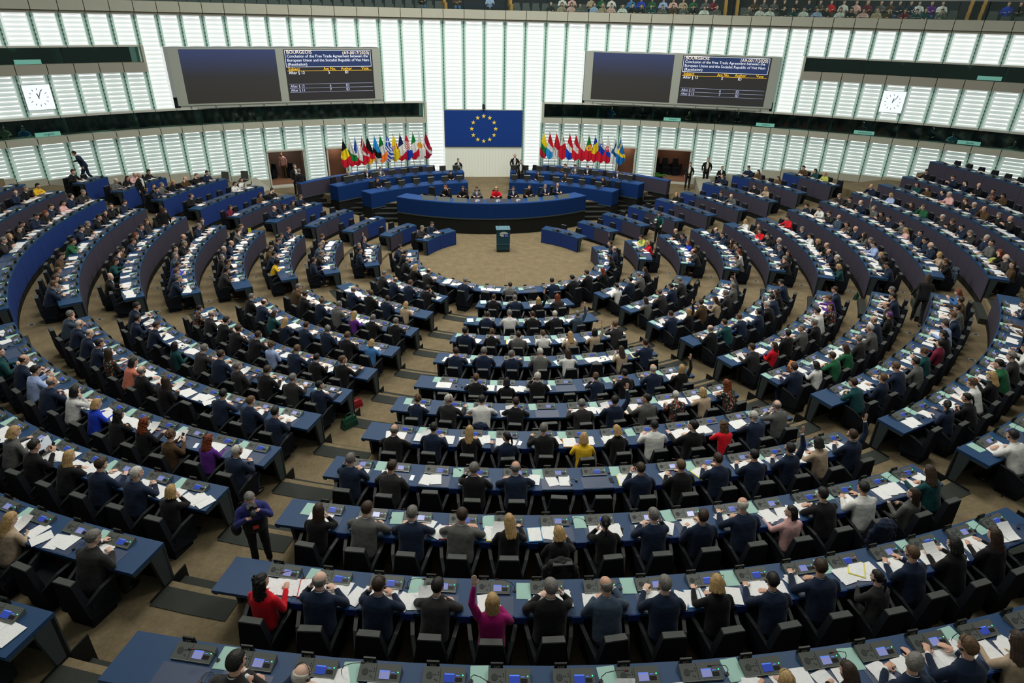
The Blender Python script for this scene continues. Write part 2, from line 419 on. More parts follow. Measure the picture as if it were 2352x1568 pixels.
def nth(n):
    if n <= 24: return ORD[n-1]
    tens = {2: 'twenty', 3: 'thirty', 4: 'forty', 5: 'fifty', 6: 'sixty', 7: 'seventy', 8: 'eighty', 9: 'ninety'}[n//10]
    return tens+'-'+ORD[n % 10-1] if n % 10 else tens[:-1]+'ieth'
ROWS = """1|WR|30.1|61.7|40.79|10.225|- -
1|M|79.9|278.1|90.68|10.492|nbh-13 nB-24 kL-12 - kR+21 kb-5 kk+1 nk-5 - gb+20 - ng+8 - dB+25 kDf+25 kB+4 kk-10 nk+25
1|WL|296.4|326.2|302.84|10.358|dg-6 nb+2
2|WR|43.7|65.0|50.78|7.146|- -
2|SR|78.6|104.5|85.38|7.239|qk-11 rd-13 -
2|RL|119.0|151.4|124.62|7.239|kL-7 gg-2 nk-12 wP-1
2|C|163.3|196.4|169.23|7.100|dR-13 kDh+3 ng-15 kb-30
2|LL|208.5|241.2|213.68|7.239|kkf-18 nb-10 nB-5 dg-19
2|SL|253.7|279.6|260.13|7.239|nk-8 kg+4 ngh-10
2|WL|292.3|313.5|299.33|7.146|- -
3|WR|47.0|67.5|51.76|5.489|- - -
3|SR|78.4|108.6|83.41|5.489|kB-7 nk-3 bR-5 kL+9 dB-8
3|RL|120.0|153.5|125.63|5.776|- dg-14 nk-25 db-2 gL-2
3|C|163.3|196.4|169.32|5.360|sgh-5 kw+4 kb-30 wg-25 nb-30
3|LL|205.9|238.9|211.42|5.489|cd-21 nb-22 kb-10 nBf+17 -
3|SL|248.5|279.4|253.10|5.776|nb+17 dg-9 sg-9 kD-9 nC+11
3|WL|289.3|309.9|294.11|5.489|- - -
4|WR|50.4|71.0|53.99|4.474|- - - -
4|SR|79.3|113.2|83.01|4.533|- nB-17 nkf-24 uL-1 nk+2 wR-5 gb-12
4|RL|121.4|155.5|125.73|4.474|nk-19 ggh+1 dg+15 cL+5 ub-10 kDh-7 nb-22
4|C|163.3|196.4|165.55|4.630|dbf-23 cKh-1 cD+10 wC-15 gb-6 kC-13 nk-7
4|LL|203.9|237.3|206.92|4.591|kg-17 kg+0 vD-5 gg-13 nb-8 kb+25 ug-4
4|SL|245.6|279.1|248.40|4.650|- yA-9 nk+1 ub+18 nb-7 sbf-2 nb-7
4|WL|287.2|306.5|290.14|4.474|- - - -
5|WR|53.3|72.9|57.98|3.912|kd-12 - - -
5|SR|79.8|113.9|84.45|3.912|wD-23 ub+15 rK-30 kkf-30 nw-3 ng-7 kL-2 dgf-14
5|RL|122.8|156.7|126.23|3.863|nk-22 kL-11 nk-4 kw+9 nkh+2 nb-23 tb-18 kB-9
5|C|163.3|196.4|165.58|3.930|nbf-29 cL-10 - wL-11 gw-27 ng-30 ng-21 nb-11
5|LL|202.7|236.2|205.59|3.961|jd-5 kb-1 ng-16 nb-1 nD+11 tL+0 nB-12 kg-10
5|SL|242.4|278.2|247.22|3.961|dk+6 dbf-12 kg+2 nw+0 nB-18 - gbf-6 nb+25
5|WL|284.8|304.3|289.13|3.863|nB-8 nL-10 dL-8 nb+9
6|WR|55.4|74.2|59.07|3.134|- - nb-8 gB-4 -
6|SR|80.5|117.0|83.71|3.432|- rk-1 - ng-20 wK-14 kd-7 kB+10 nB+1 kw+23 td+3
6|RL|123.7|157.6|127.41|3.389|nb-8 vb-16 xL+2 wk-12 kg+22 gg-1 kk-12 rL-3 db-5
6|C|163.3|196.4|165.72|3.375|kdh-2 nB-9 kk-20 nCf-13 - kwf-14 kK-6 kb-12 -
6|LL|202.0|235.1|204.99|3.389|kb-16 kk-1 nb-10 lC-19 kb-17 kb-4 kk-16 dB-14 xP-8
6|SL|241.7|278.0|244.41|3.432|ng-4 nb-5 bb-12 sg-24 db-15 kg-18 kB+4 - ng-14 kb+3
6|WL|283.8|303.5|285.59|3.389|zL-3 - - uL-5 kkf-30
7|WR|56.4|75.1|59.12|2.880|nk+9 - - kk+7 cD+9 -
7|SR|80.7|117.9|82.98|3.031|nP-11 wk+18 db+8 sB-8 xL+8 nB+3 gL+1 ng+25 lb-22 kD+1 kA-30 nk-16
7|RL|124.2|158.3|126.41|3.031|kg-12 nk-4 dB-22 kV-4 nB-19 gw-1 dg-6 eL+2 eb+10 wK+5 nb-1
7|C|163.3|196.4|164.68|2.930|xR-11 cd-2 xw-3 gk-1 nkh-6 dg-2 - kb-17 wk-16 dw-20 nC-20
7|LL|201.2|234.8|203.19|2.993|nk-30 dg-28 kb-25 dg-8 nb-16 dg-14 tK+2 - nb-9 nk+13 nk-18
7|SL|240.3|277.8|242.18|3.031|- kB+21 - tL+6 nkf+3 uQ+2 nb-14 kR-15 nbf-3 dC-15 kB-20 ub-2
7|WL|282.5|301.6|285.23|2.805|kb+25 - - - wK-8 wL+8
8|WR|59.3|75.7|61.07|2.481|nk+1 uL-7 - uL-30 - -
8|SR|81.2|118.5|82.80|2.717|dg+17 dk+0 nB+6 ggh+25 dK+2 nk-8 gb+25 pD-13 nk-1 nP+0 nB-16 cd-3 kC+10
8|RL|124.9|159.1|126.87|2.683|jR-4 ub+1 gk+1 nb+1 lb-14 kK+3 zk-1 tC-3 gk+13 nb+1 nb-5 tb-10
8|C|163.3|196.4|164.94|2.620|gBf-11 nw+17 rS+20 kk+9 wk-8 kd-11 yd+12 kg-18 nP+4 kD-13 nk-24 kB+11
8|LL|200.6|234.1|202.78|2.649|nk+8 nb-21 nk-20 - kL+1 kB-3 oK-10 xL-12 nkf-8 nB-14 nB-12 sgf-20
8|SL|238.6|277.2|241.25|2.616|nb+0 gb-4 db-10 - ub-8 - eb-14 - nk-5 dg+1 kkf-18 kL-22 kk+0 nk-22
8|WL|282.1|298.7|283.52|2.514|nk-26 gg+25 kD+6 uBf-7 kgf-30 nk-30
9|WR|66.3|76.9|68.62|2.333|uk+3 tK+6 qd-8 -
9|SR|81.4|120.1|82.89|2.363|nBf+1 - lD-12 - kL-29 ebf-7 - dw-11 kC-15 nk-2 dg-8 nw+1 gk-12 kRf+6 dB-4 uL-21
9|RL|125.2|159.4|128.16|2.272|- nk-27 - uk-15 - kL+7 wk+9 dg-4 ek-5 kD-7 wC-14 kP+18 nP-7 -
9|C|163.3|196.4|164.50|2.320|nbh-14 cK-13 nkh-21 nk-15 nb-11 kb-5 nb-22 - - nB-14 kgf-10 - db-5 ngf-10
9|LL|200.1|233.6|201.38|2.333|nwf+10 vR-17 uC+3 kR-5 kQ-3 bd-22 wKf-16 nB+2 lk-10 nB-18 tk-1 - - -
9|SL|237.3|277.1|238.78|2.303|- - - - - - - dg-23 kd-22 kK-23 kk+25 nk-16 kR-18 nb-1 pK-20 nk-8 dg-4
9|WL|281.3|291.1|282.58|2.333|gw-12 kL-30 pB+6 kP-20
10|SR|81.2|121.0|83.69|2.223|- tL+25 uL-2 nP+9 pw-23 kCf+11 nw-5 uBf-9 kg+25 kB+4 - - - - - - -
10|RL|125.6|159.6|127.62|2.140|- - - - - - - - - - - - - - wk-9
10|C|163.3|196.4|164.55|2.125|tL-9 gL+8 wk-15 kk-12 pK-2 nB-19 nb-30 ngf-12 kPf-9 kd+10 kD-19 gb-16 ng-21 gb-18 kLf-18
10|LL|199.9|233.3|201.43|2.168|kdf-3 nwf-13 nb-23 kD-7 kk-5 gd-15 - - - - - - - - -
10|SL|236.5|276.9|237.89|2.084|- - - - - - - - - - - - - - kb-30 - nb+1 kg+11 yP+11
10|WL|280.8|285.3|281.98|2.140|kb+22 -
11|SR|80.6|121.5|82.43|2.083|kb+25 - nb+25 nKf+25 kB+25 xP+25 uK+25 - - - - - - - - - - - -
11|RL|126.0|160.1|127.22|1.979|- - - - - - - - - - - - - - - - -
11|C|163.3|196.4|164.86|1.956|- kL-9 kK-12 nb-15 dPf+8 nb-23 nk-4 kd-13 ng-13 sB-23 kgf-17 mDh-2 dk-14 nbf-23 nBf-8 rQ-10
11|LL|199.6|233.0|201.26|2.005|dg-14 - cD-12 - - - - - - - - - - - - -
11|SL|236.0|276.7|237.55|1.979|- - - - - - - - - - - - - - - - - - - -
12|SR|80.0|122.0|81.83|1.825|- - - - - - - - - - - - - - - - - - - - - -
12|RL|126.3|160.5|127.88|1.825|- - - - - - - - - - - - - - - - - -
12|C|163.3|196.4|165.31|1.710|- - - - cL-22 nb-15 ng-19 kL-19 kD-24 - - - - - - nB-25 dk-18 -
12|LL|199.2|232.8|200.48|1.825|- - - - - - - - - - - - - - - - - -
12|SL|235.5|276.5|236.83|1.825|- - - - - - - - - - - - - - - - - - - - - -"""
# ------------------------------------------------------------------ layout measured from the hall: radii of desk rows and heights of their tops
RK = [0, 4.29, 6.13, 7.98, 9.8, 11.64, 13.44, 15.22, 16.98, 18.79, 20.49, 22.15, 24.01]
ZK = [0, 0.0, .13, .28, .49, .71, .92, 1.30, 1.70, 2.09, 2.45, 2.75, 3.44]
FL = [0]+[z-.76 for z in ZK[1:]]
RING_A = {2: 40, 3: 44, 4: 47.5, 5: 50.5, 6: 52.5, 7: 54, 8: 57, 9: 64, 10: 72.5, 11: 78, 12: 78.5}
# ---------------- floors
mb = MB(); arc_slab(mb, .01, 12.5, 0, 360, -.9, -.76, 'carpet', step=4)
fl = tag(mb.build('floor'), 'tan carpet of the oval floor in front of the podium', None, None, 'structure')
for k in range(2, 13):
    mb = MB(); r1 = RK[k+1]+.04 if k < 12 else 28.5
    a0 = RING_A[k]; a1 = 360-a0+(1.5 if k < 9 else 0)
    if k == 10: a1 = 360-73.5
    if k >= 11: a1 = 360-80.5
    nxt = RING_A.get(k+1)
    if k in (7, 8, 9, 10) and nxt and nxt > a0:      # the terrace runs on to the wall where no higher one follows
        mb2 = MB(); arc_slab(mb2, r1-.05, 31, a0, nxt+.3, -.95, FL[k]-.002, 'carpet', step=2); o = mb2.build('floor_terrace'); o['kind'] = 'structure'
        e1 = {8: 360-64, 9: 360-73.5, 10: 360-80.5, 7: 360-57}[k]
        mb2 = MB(); arc_slab(mb2, r1-.05, 31, e1-.3, a1, -.95, FL[k]-.002, 'carpet', step=2); o = mb2.build('floor_terrace'); o['kind'] = 'structure'
    arc_slab(mb, RK[k]+.055, r1, a0, a1, -.95, FL[k], 'carpet', step=1.5)
    o = mb.build('floor_terrace'); tag(o, None, None, None, 'structure')
# raised floor behind the podium desks
P = [(-14.5, 8.4), (-11.6, 8.4), (-11.0, 10.1), (-7.2, 10.1), (-6.9, 9.0), (-5.2, 8.6), (-5.3, 7.15)]
for i in range(-8, 9):
    a = math.radians(i*3.6); P.append((-.2+9.7*math.sin(a), 15.1-9.7*math.cos(a)))
P += [(5.0, 7.15), (5.0, 8.6), (6.9, 9.0), (7.2, 10.1), (11.0, 10.1), (11.6, 8.4), (14.5, 8.4), (17, 12), (13, 17.6), (-13, 17.6), (-17, 12)]
mb = MB(); mb.prism(P[::-1], -.9, .13, 'carpet'); o = mb.build('floor_platform'); o['kind'] = 'structure'
# dark stairs beside the podium: one thing each, every tread a part
def stairs(name, label, treads, grp):
    t = None
    for i, (x0, x1, y0, y1, z) in enumerate(treads):
        m = MB().box(x0, x1, y0, y1, -.76, z-.03, 'plinth_black').box(x0, x1, y0-.02, y1, z-.03, z, 'step_black')
        if t is None: t = empty(name, (0, 0, 0)); tag(t, label, 'stairs', grp)
        m.build('tread', t)
for s_, nm in ((-1, 'left'), (1, 'right')):
    tr = []
    for i in range(4):
        x0, x1 = sorted((s_*7.35, s_*11.4)); tr.append((x0, x1, 9.05+.3*i, 10.3, -.55+.22*i))
    stairs('podium_stairs', 'black stairs rising to the %s of the secretariat desks' % nm, tr, None)
    tr = []
    for i in range(4):
        x0, x1 = sorted((s_*5.3, s_*7.0)); tr.append((x0, x1, 7.75+.3*i, 9.3, -.55+.22*i))
    stairs('podium_stairs', 'black stairs between main podium and %s secretariat block' % nm, tr, None)
# black steps in the aisles, one per row
def aisle_step(k, az0, az1, nm):
    f0, f1 = FL[k-1], FL[k]; dz = f1-f0
    if dz < .05: return
    t = empty('aisle_step', (0, 0, 0)); tag(t, f'black rubber step at row {NUM[k]} of the {nm}', 'step', 'aisle steps')
    e = .02*57.3/RK[k]
    m = MB(); arc_slab(m, RK[k]-.2, RK[k]+.17, az0, az1, f0-.02, f0+dz/2, 'step_black'); m.build('tread', t)
    m = MB(); arc_slab(m, RK[k]+.17, RK[k]+.55, az0, az1, f0-.02, f1+.012, 'step_black'); m.build('tread', t)
    if nm.startswith('near'):
        a = az1 if az0 > 180 else az0
        m = MB(); arc_slab(m, RK[k]-.26, RK[k]+.5, a-(.0 if az0 > 180 else e), a+(e if az0 > 180 else .0), f0, f1+.04, 'plinth_black'); m.build('curb', t)

# ---------------- the backlit wall, a large circle
WC = (.6, -22.4)
def W(az, r, z): a = R_(az); return Vector((WC[0]+r*math.sin(a), WC[1]+r*math.cos(a), z))
fins = [-16.81-x for x in (32.9, 30.8, 28.7, 26.6, 24.6, 22.6, 20.6, 18.84, 17.16, 15.49, 13.84, 12.19, 10.52, 8.84, 7.14, 5.44, 3.74, 1.94)]
fins += [-1.09+1.965*i for i in range(-8, 10)]
fins += [18.45, 20.19, 21.87, 23.58, 25.28, 27.05, 28.78, 30.45, 32.15, 33.9, 35.7, 37.5, 39.5, 41.5, 43.5, 45.6, 47.7, 49.8, 51.9]
fins = [f for f in fins]
def base_z(m):
    xs = (-55, -43, -40, -35, -31, -27, -24, -22.2, -18.7, -16.8, 16.6, 20.2, 22, 26, 29, 38, 43, 55)
    zs = (2.5, 2.3, 2.0, 1.75, 1.6, 1.2, .95, .3, .3, .2, .2, .5, .65, 1.2, 1.6, 1.8, 2.1, 2.4)
    return float(np.interp(m, xs, zs))
wall = empty('wall_back', (0, 0, 0)); wall['kind'] = 'structure'
_bay = {}
def bay_mesh(wd, h, tier):
    """a backlit glass bay: bright slits between slightly arched glass strips, standing in the y=0 plane facing -y"""
    key = (round(wd, 2), round(h, 2), tier)
    if key in _bay: return _bay[key]
    mb = MB(); pitch_ = .215 if tier != 'low' else .2
    n = max(1, int(round(h/pitch_))); p = h/n
    slit, strip = 'slit_'+tier, 'strip_'+tier
    hw = wd/2; L0, L1 = -hw+.16*wd, hw-.13*wd
    mb.box(-hw, hw, .06, .09, 0, h, strip)
    for i in range(n):
        z = i*p
        # slit: seen as a bow-tie, thin in the middle
        top, bot = [], []
        for j in range(7):
            x = L0+(L1-L0)*j/6; q = abs(j-3)/3
            th = p*(.13+.15*q*q)*(1.0 if tier == 'low' else 1.25 if tier == 'mid' else 1.7)
            top.append((x, .052, z+p*.5+th/2)); bot.append((x, .052, z+p*.5-th/2))
        vs = top+bot; mb.add(vs, [(j+1, j, 7+j, 8+j) for j in range(6)], slit)
        # arched strip of glass standing proud below the slit
        vs = []
        for j in range(7):
            x = -hw+.02+(wd-.04)*j/6; q = math.cos(PI*(j-3)/6)
            vs += [(x, .045, z+p*.10+p*.10*q), (x, .012, z-p*.02+p*.10*q), (x, .045, z-p*.14+p*.10*q)]
        fs = []
        for j in range(6):
            b = 3*j; fs += [(b, b+1, b+4, b+3), (b+1, b+2, b+5, b+4)]
        mb.add(vs, fs, strip, True)
    me = mb.mesh('louvre_panel'); _bay[key] = me; return me
def put_bay(a0, a1, z0, z1, tier, r=38.0):
    p0, p1 = W(a0, r, z0), W(a1, r, z0); d = p1-p0; wd = d.length-.05
    o = obj('louvre_panel', bay_mesh(round(wd, 2), round(z1-z0, 2), tier), wall)
    o.location = (p0+p1)/2; o.rotation_euler = (0, 0, math.atan2(d.y, d.x))
_fin = {}
def put_fin(a, z0, z1, r=37.93):
    h = round(z1-z0, 2)
    if h not in _fin:
        mb = MB(); mb.box(-.018, .018, 0, .16, 0, h, 'fin_glass')
        n = max(1, int(h/.2))
        for i in range(n): mb.box(-.03, .03, -.015, .05, i*.2+.04, i*.2+.14, 'fin_edge')
        mb.box(.025, .13, .06, .15, 0, h, 'fin_pale'); mb.box(-.13, -.025, .06, .15, 0, h, 'fin_pale')
        _fin[h] = mb.mesh('fin')
    o = obj('fin', _fin[h], wall); o.location = W(a, r, z0); o.rotation_euler = (0, 0, -R_(a))
def put_board(name, a0, a1, r, z0, z1, m, th=.12, parent=None, zb=None):
    mb = MB(); e = .018*57.3/38
    arc_slab(mb, r, r+th, a0+e, a1-e, z0, z1, m, WC[0], WC[1], step=1.0)
    return mb.build(name, parent or wall)
# solid backing of the wall
for i in range(len(fins)-1):
    a0, a1 = fins[i], fins[i+1]; m_ = (a0+a1)/2; bz = base_z(m_)
    center = -7.0 < m_ < 4.83
    dbl = (-22.4 < m_ < -18.7) or (16.5 < m_ < 20.2); sgl = (-16.9 < m_ < -14.8) or (12.6 < m_ < 14.7)
    scr = (-29.1 < m_ < -10.9) or (8.7 < m_ < 27.06)
    outer = m_ < -30.6 or m_ > 28.75
    # base board
    if not (dbl or sgl): put_board('base_board', a0, a1, 37.9, -.9, bz, 'cream_wall', .15)
    if center:
        lo = bz
        if -5.05 < m_ < 2.9: lo = 4.5
        put_bay(a0, a1, lo, 9.72, 'top'); put_fin(a0, lo, 9.72)
    else:
        lo = 2.36 if (dbl or sgl) else bz
        put_bay(a0, a1, lo, 3.76, 'low'); put_fin(a0, lo, 3.76)
        put_board('fascia_panel', a0, a1, 37.45, 3.77, 4.08, 'cream_wall', .5)
        put_board('soffit_rim', a0, a1, 37.75, 4.95, 5.05, 'frame_white', .35)
        if scr: put_bay(a0, a1, 8.2, 9.72, 'top'); put_fin(a0, 8.2, 9.72)
        elif outer:
            put_bay(a0, a1, 5.06, 6.98, 'mid'); put_fin(a0, 5.06, 6.98)
            put_board('fascia_panel', a0, a1, 37.5, 7.0, 7.46, 'cream_dark', .5)
            put_board('soffit_rim', a0, a1, 37.75, 8.2, 8.28, 'frame_white', .35)
            put_bay(a0, a1, 8.29, 9.72, 'top'); put_fin(a0, 8.29, 9.72)
        else:
            put_bay(a0, a1, 5.06, 9.72, 'top'); put_fin(a0, 5.06, 9.72)
    put_board('fascia_panel', a0, a1, 37.45, 9.86, 10.36, 'cream_wall', .8)
    put_board('lower_ledge', a0, a1, 37.6, 9.73, 9.85, 'cream_dark', .5)
for a in (-6.985, 4.81): put_board('return_panel', a-.12, a+.12, 37.5, 3.77, 5.05, 'cream_wall', 2.0)
for a in (-30.65, 28.78): put_board('return_panel', a-.12, a+.12, 37.5, 7.0, 8.28, 'cream_wall', 2.0)

# ---------------- glazed interpreters' booths let into the wall
def booth(a0, a1, z0, z1, label, panes):
    t = empty('booth_gallery', (0, 0, 0)); t['kind'] = 'structure'
    mb = MB(); arc_slab(mb, 41.2, 41.4, a0, a1, z0-1, z1+.3, 'booth_dark', *WC); mb.build('rear_wall', t)
    mb = MB(); arc_slab(mb, 38.2, 41.3, a0, a1, z0-.9, z0-.75, 'booth_dark', *WC); mb.build('booth_floor', t)
    mb = MB(); arc_slab(mb, 38.2, 41.3, a0, a1, z1+.06, z1+.2, 'booth_dark', *WC); mb.build('booth_ceiling', t)
    mb = MB(); arc_slab(mb, 38.35, 38.85, a0, a1, z0-.1, z0-.05, 'booth_desk', *WC); mb.build('booth_counter', t)
    e = (a1-a0)/panes
    for i in range(panes):
        mb = MB(); arc_slab(mb, 38.0, 38.02, a0+e*i+.03, a0+e*(i+1)-.03, z0, z1, 'booth_glass', *WC); mb.build('pane', t)
        mb = MB(); arc_slab(mb, 38.15, 41.0, a0+e*i-.04, a0+e*i+.04, z0-.75, z1, 'booth_desk', *WC); mb.build('partition', t)
        l = bpy.data.lights.new('booth_fill', 'POINT'); l.energy = 28; l.color = (.9, 1, .9); l.shadow_soft_size = .2  # fill light added in each booth so the interpreters show
        o = bpy.data.objects.new('booth_fill', l); COL.objects.link(o); o.location = W(a0+e*(i+.5), 39.4, z1-.05)
booth(-52, -7.1, 4.08, 4.95, 'left', 9)
booth(4.95, 54, 4.08, 4.95, 'right', 9)
booth(-52, -30.8, 7.46, 8.2, 'upper left', 4)
booth(28.95, 54, 7.46, 8.2, 'upper right', 5)
# language plates behind the glass
for nm, az, z in (('english', -38.51, 4.19), ('français', 17.73, 4.24), ('italiano', 26.5, 4.24), ('nederlands', 35.07, 4.24), ('dansk', 43.16, 4.24), ('', -38.4, 7.57), ('', 43.07, 7.6)):
    mb = MB().box(-.55, .55, -.02, .02, -.1, .1, 'sign_mint')
    o = mb.build('language_plate', None); o.location = W(az, 37.88, z); o.rotation_euler = (0, 0, -R_(az))
    tag(o, f'mint plate reading {nm} on the booth sill' if nm else 'mint plate on the %s booth sill' % ('upper left' if az < 0 else 'upper right'), 'sign', 'interpreter booth plates')
    if nm:
        l = obj('lettering', text_mesh(nm, .17, 'sign_ink'), o); l.location = (.05, -.024, 0); l.rotation_euler = (PI/2, 0, 0)

# ---------------- doors in the wall
def door_room(n, a0, a1, zf, zt, depth, mw, mf, closed=False):
    t = empty('door_%d' % n, (0, 0, 0)); t['kind'] = 'structure'
    e = .12
    arc = lambda r0, r1, x0, x1, z0, z1, m: arc_slab(MB(), r0, r1, x0, x1, z0, z1, m, *WC)
    arc(37.85, 38.1, a0, a0+e, zf-.1, zt, 'frame_white').build('door_frame', t); arc(37.85, 38.1, a1-e, a1, zf-.1, zt, 'frame_white').build('door_frame', t)
    arc(37.8, 38.1, a0, a1, zt-.02, zt+.06, 'frame_white').build('door_lintel', t)
    arc(37.5, 38.1, a0, a1, -.9, zf-.12, 'frame_white').build('threshold', t)
    arc(38.1, 38.1+depth, a0, a1, zf-.2, zf, mf).build('room_floor', t)
    arc(38.1+depth, 38.3+depth, a0-2, a1+2, zf-.2, zt+.5, mw).build('room_wall', t)
    arc(38.1, 38.2+depth, a0-.1, a0, zf, zt+.1, mw).build('room_wall', t); arc(38.1, 38.2+depth, a1, a1+.1, zf, zt+.1, mw).build('room_wall', t)
    arc(38.1, 38.2+depth, a0, a1, zt+.02, zt+.12, mw).build('room_ceiling', t)
    l = bpy.data.lights.new('room_lamp', 'POINT'); l.energy = 26; l.color = (1, .86, .74); l.shadow_soft_size = .3
    o = bpy.data.objects.new('room_lamp', l); COL.objects.link(o); o.location = W((a0+a1)/2, 38.1+depth*.5, zt-.1)
door_room(1, -22.25, -18.75, .32, 2.3, 2.4, 'taupe_room', 'brown_floor')
door_room(2, -16.75, -14.9, .2, 2.28, 1.0, 'brown_room', 'brown_room')
door_room(3, 12.7, 14.6, .2, 2.28, 1.0, 'brown_room', 'brown_room')
door_room(4, 16.6, 20.19, .3, 2.3, 2.4, 'brown_room', 'brown_floor')

# ---------------- two voting screens
def board(x0, y0, x1, y1, zlo, zhi, side):
    d = Vector((x1-x0, y1-y0, 0)); Lw = d.length; rz = math.atan2(d.y, d.x)
    t = empty('display_board', (x0, y0, zlo), rz)
    tag(t, 'wide grey display board with two dark screens, %s of the flag' % side, 'screen', 'display boards')
    H = zhi-zlo
    MB().box(0, Lw, 0, .25, 0, H, 'screen_frame').build('housing', t)
    MB().box(.1, Lw-.1, .05, .2, -.16, -.02, 'screen_frame').build('lower_rail', t)
    for i in range(9): MB().box(Lw*(i+.5)/9-.02, Lw*(i+.5)/9+.02, -.02, .1, -.18, -.0, 'steel').build('bracket', t)
    return t, Lw, H
def grad_screen():
    m = bpy.data.materials.new('screen_idle'); m.use_nodes = True; nt = m.node_tree; b = nt.nodes['Principled BSDF']
    b.inputs['Base Color'].default_value = (.01, .01, .012, 1); b.inputs['Roughness'].default_value = .4
    tc = nt.nodes.new('ShaderNodeTexCoord'); s = nt.nodes.new('ShaderNodeSeparateXYZ'); nt.links.new(tc.outputs['Object'], s.inputs[0])
    cr = nt.nodes.new('ShaderNodeValToRGB'); e = cr.color_ramp.elements
    e[0].position = 0; e[0].color = (.022, .02, .014, 1); e[1].position = 1; e[1].color = (.026, .042, .12, 1); q = e.new(.5); q.color = (.022, .022, .022, 1)
    mr = nt.nodes.new('ShaderNodeMapRange'); mr.inputs['From Max'].default_value = 2.8; nt.links.new(s.outputs['Z'], mr.inputs['Value'])
    nt.links.new(mr.outputs['Result'], cr.inputs[0]); nt.links.new(cr.outputs[0], b.inputs['Emission Color']); b.inputs['Emission Strength'].default_value = 1
    M['screen_idle'] = m
grad_screen()
mat('screen_dark', (.01, .01, .012), .4, emit=(.022, .021, .02), es=1)
mat('screen_head', (.01, .02, .05), .4, emit=(.016, .028, .09), es=1)
mat('scr_text', (.6, .62, .66), .5, emit=(.62, .66, .74), es=1)
mat('scr_cream', (.7, .6, .45), .5, emit=(.78, .68, .52), es=1)
mat('scr_gold', (.7, .4, .02), .5, emit=(.85, .48, .02), es=1)
mat('scr_dim', (.4, .44, .6), .5, emit=(.36, .4, .62), es=1)
for side, (bx0, by0, bx1, by1), (s0, s1, s2, s3) in (('left', (-17.62, 10.75, -6.6, 14.72), (.045, .475, .513, .957)), ('right', (6.35, 14.97, 17.6, 11.32), (.042, .468, .512, .957))):
    t, Lw, H = board(bx0, by0, bx1, by1, 5.17, 8.13, side)
    if side == 'right': t.location = (bx0, by0, 5.22); 
    z0, z1 = .1, H-.06
    s = MB().box(s0*Lw, s1*Lw, -.01, .05, 0, z1-z0, 'screen_idle').build('screen', t); s.location = (0, 0, z0); s['label'] = 'idle dark blue screen'
    s = MB().box(s2*Lw, s3*Lw, -.01, .05, 0, z1-z0, 'screen_dark').build('screen', t); s.location = (0, 0, z0); s['label'] = 'screen with agenda text'
    X0, X1 = s2*Lw, s3*Lw; wd = X1-X0; hh = z1-z0
    fr = MB().box(X0+.06, X1-.1, -.016, -.012, hh*.66, hh*.985, 'scr_text').box(X0+.08, X1-.12, -.02, -.016, hh*.668, hh*.977, 'screen_head').build('headline_box', s)
    def put(txt, x, z, size, m, al='LEFT'):
        o = obj('lettering', text_mesh(txt, size, m, al), s); o.location = (X0+x*wd, -.024, z*hh); o.rotation_euler = (PI/2, 0, 0)
    put('BOURGEOIS', .03, .945, .265, 'scr_cream'); put('(A9-0017/2020)', .965, .93, .255, 'scr_cream', 'RIGHT')
    put('Conclusion of the Free Trade Agreement between the', .03, .868, .215, 'scr_text')
    put('European Union and the Socialist Republic of Viet Nam', .03, .79, .215, 'scr_text'); put('(Resolution)', .03, .712, .225, 'scr_text')
    put('Subject', .03, .622, .225, 'scr_gold'); put('Am No.', .42, .622, .225, 'scr_gold'); put('Author', .62, .622, .225, 'scr_gold'); put('Vote', .86, .622, .225, 'scr_gold')
    MB().box(X0+.1, X1-.1, -.016, -.012, hh*.583, hh*.589, 'scr_gold').build('rule', s)
    put('After § 13', .03, .55, .225, 'scr_text'); put('5', .47, .55, .225, 'scr_text'); put('ID', .66, .55, .225, 'scr_text')
    for z, n in ((.285, '6'), (.205, '7')):
        put('After § 13', .03, z, .2, 'scr_dim'); put(n, .47, z, .215, 'scr_dim'); put('ID', .66, z, .215, 'scr_dim')
        MB().box(X0+.1, X1-.1, -.016, -.012, hh*(z+.04), hh*(z+.0435), 'scr_dim').build('rule', s)
    MB().box(X0+.1, X1-.1, -.016, -.012, hh*.165, hh*.168, 'scr_dim').build('rule', s)

# ---------------- clocks
for nm, az, z, h1, h2 in (('left', -38.4, 5.96, 345, 25), ('right', 36.65, 6.07, 8, 35)):
    t = empty('wall_clock', W(az, 37.8, z), -R_(az)); tag(t, 'square white wall clock on the %s wall panels' % nm, 'clock', 'square wall clocks')
    MB().box(-.6, .6, 0, .12, -.6, .6, 'steel').build('clock_case', t); MB().box(-.58, .58, -.02, 0, -.58, .58, 'clock_face').build('clock_face', t)
    for i in range(12):
        a = R_(30*i); mb = MB(); q = Matrix.Rotation(-a, 4, 'Y'); mb.box(-.012, .012, -.03, -.02, .33, .42, 'clock_ink', q); mb.build('hour_mark', t)
    for a, L, wd in ((h1, .2, .02), (h2, .36, .014)):
        MB().box(-wd, wd, -.035, -.028, -.05, L, 'clock_ink', Matrix.Rotation(R_(a), 4, 'Y')).build('clock_hand', t)

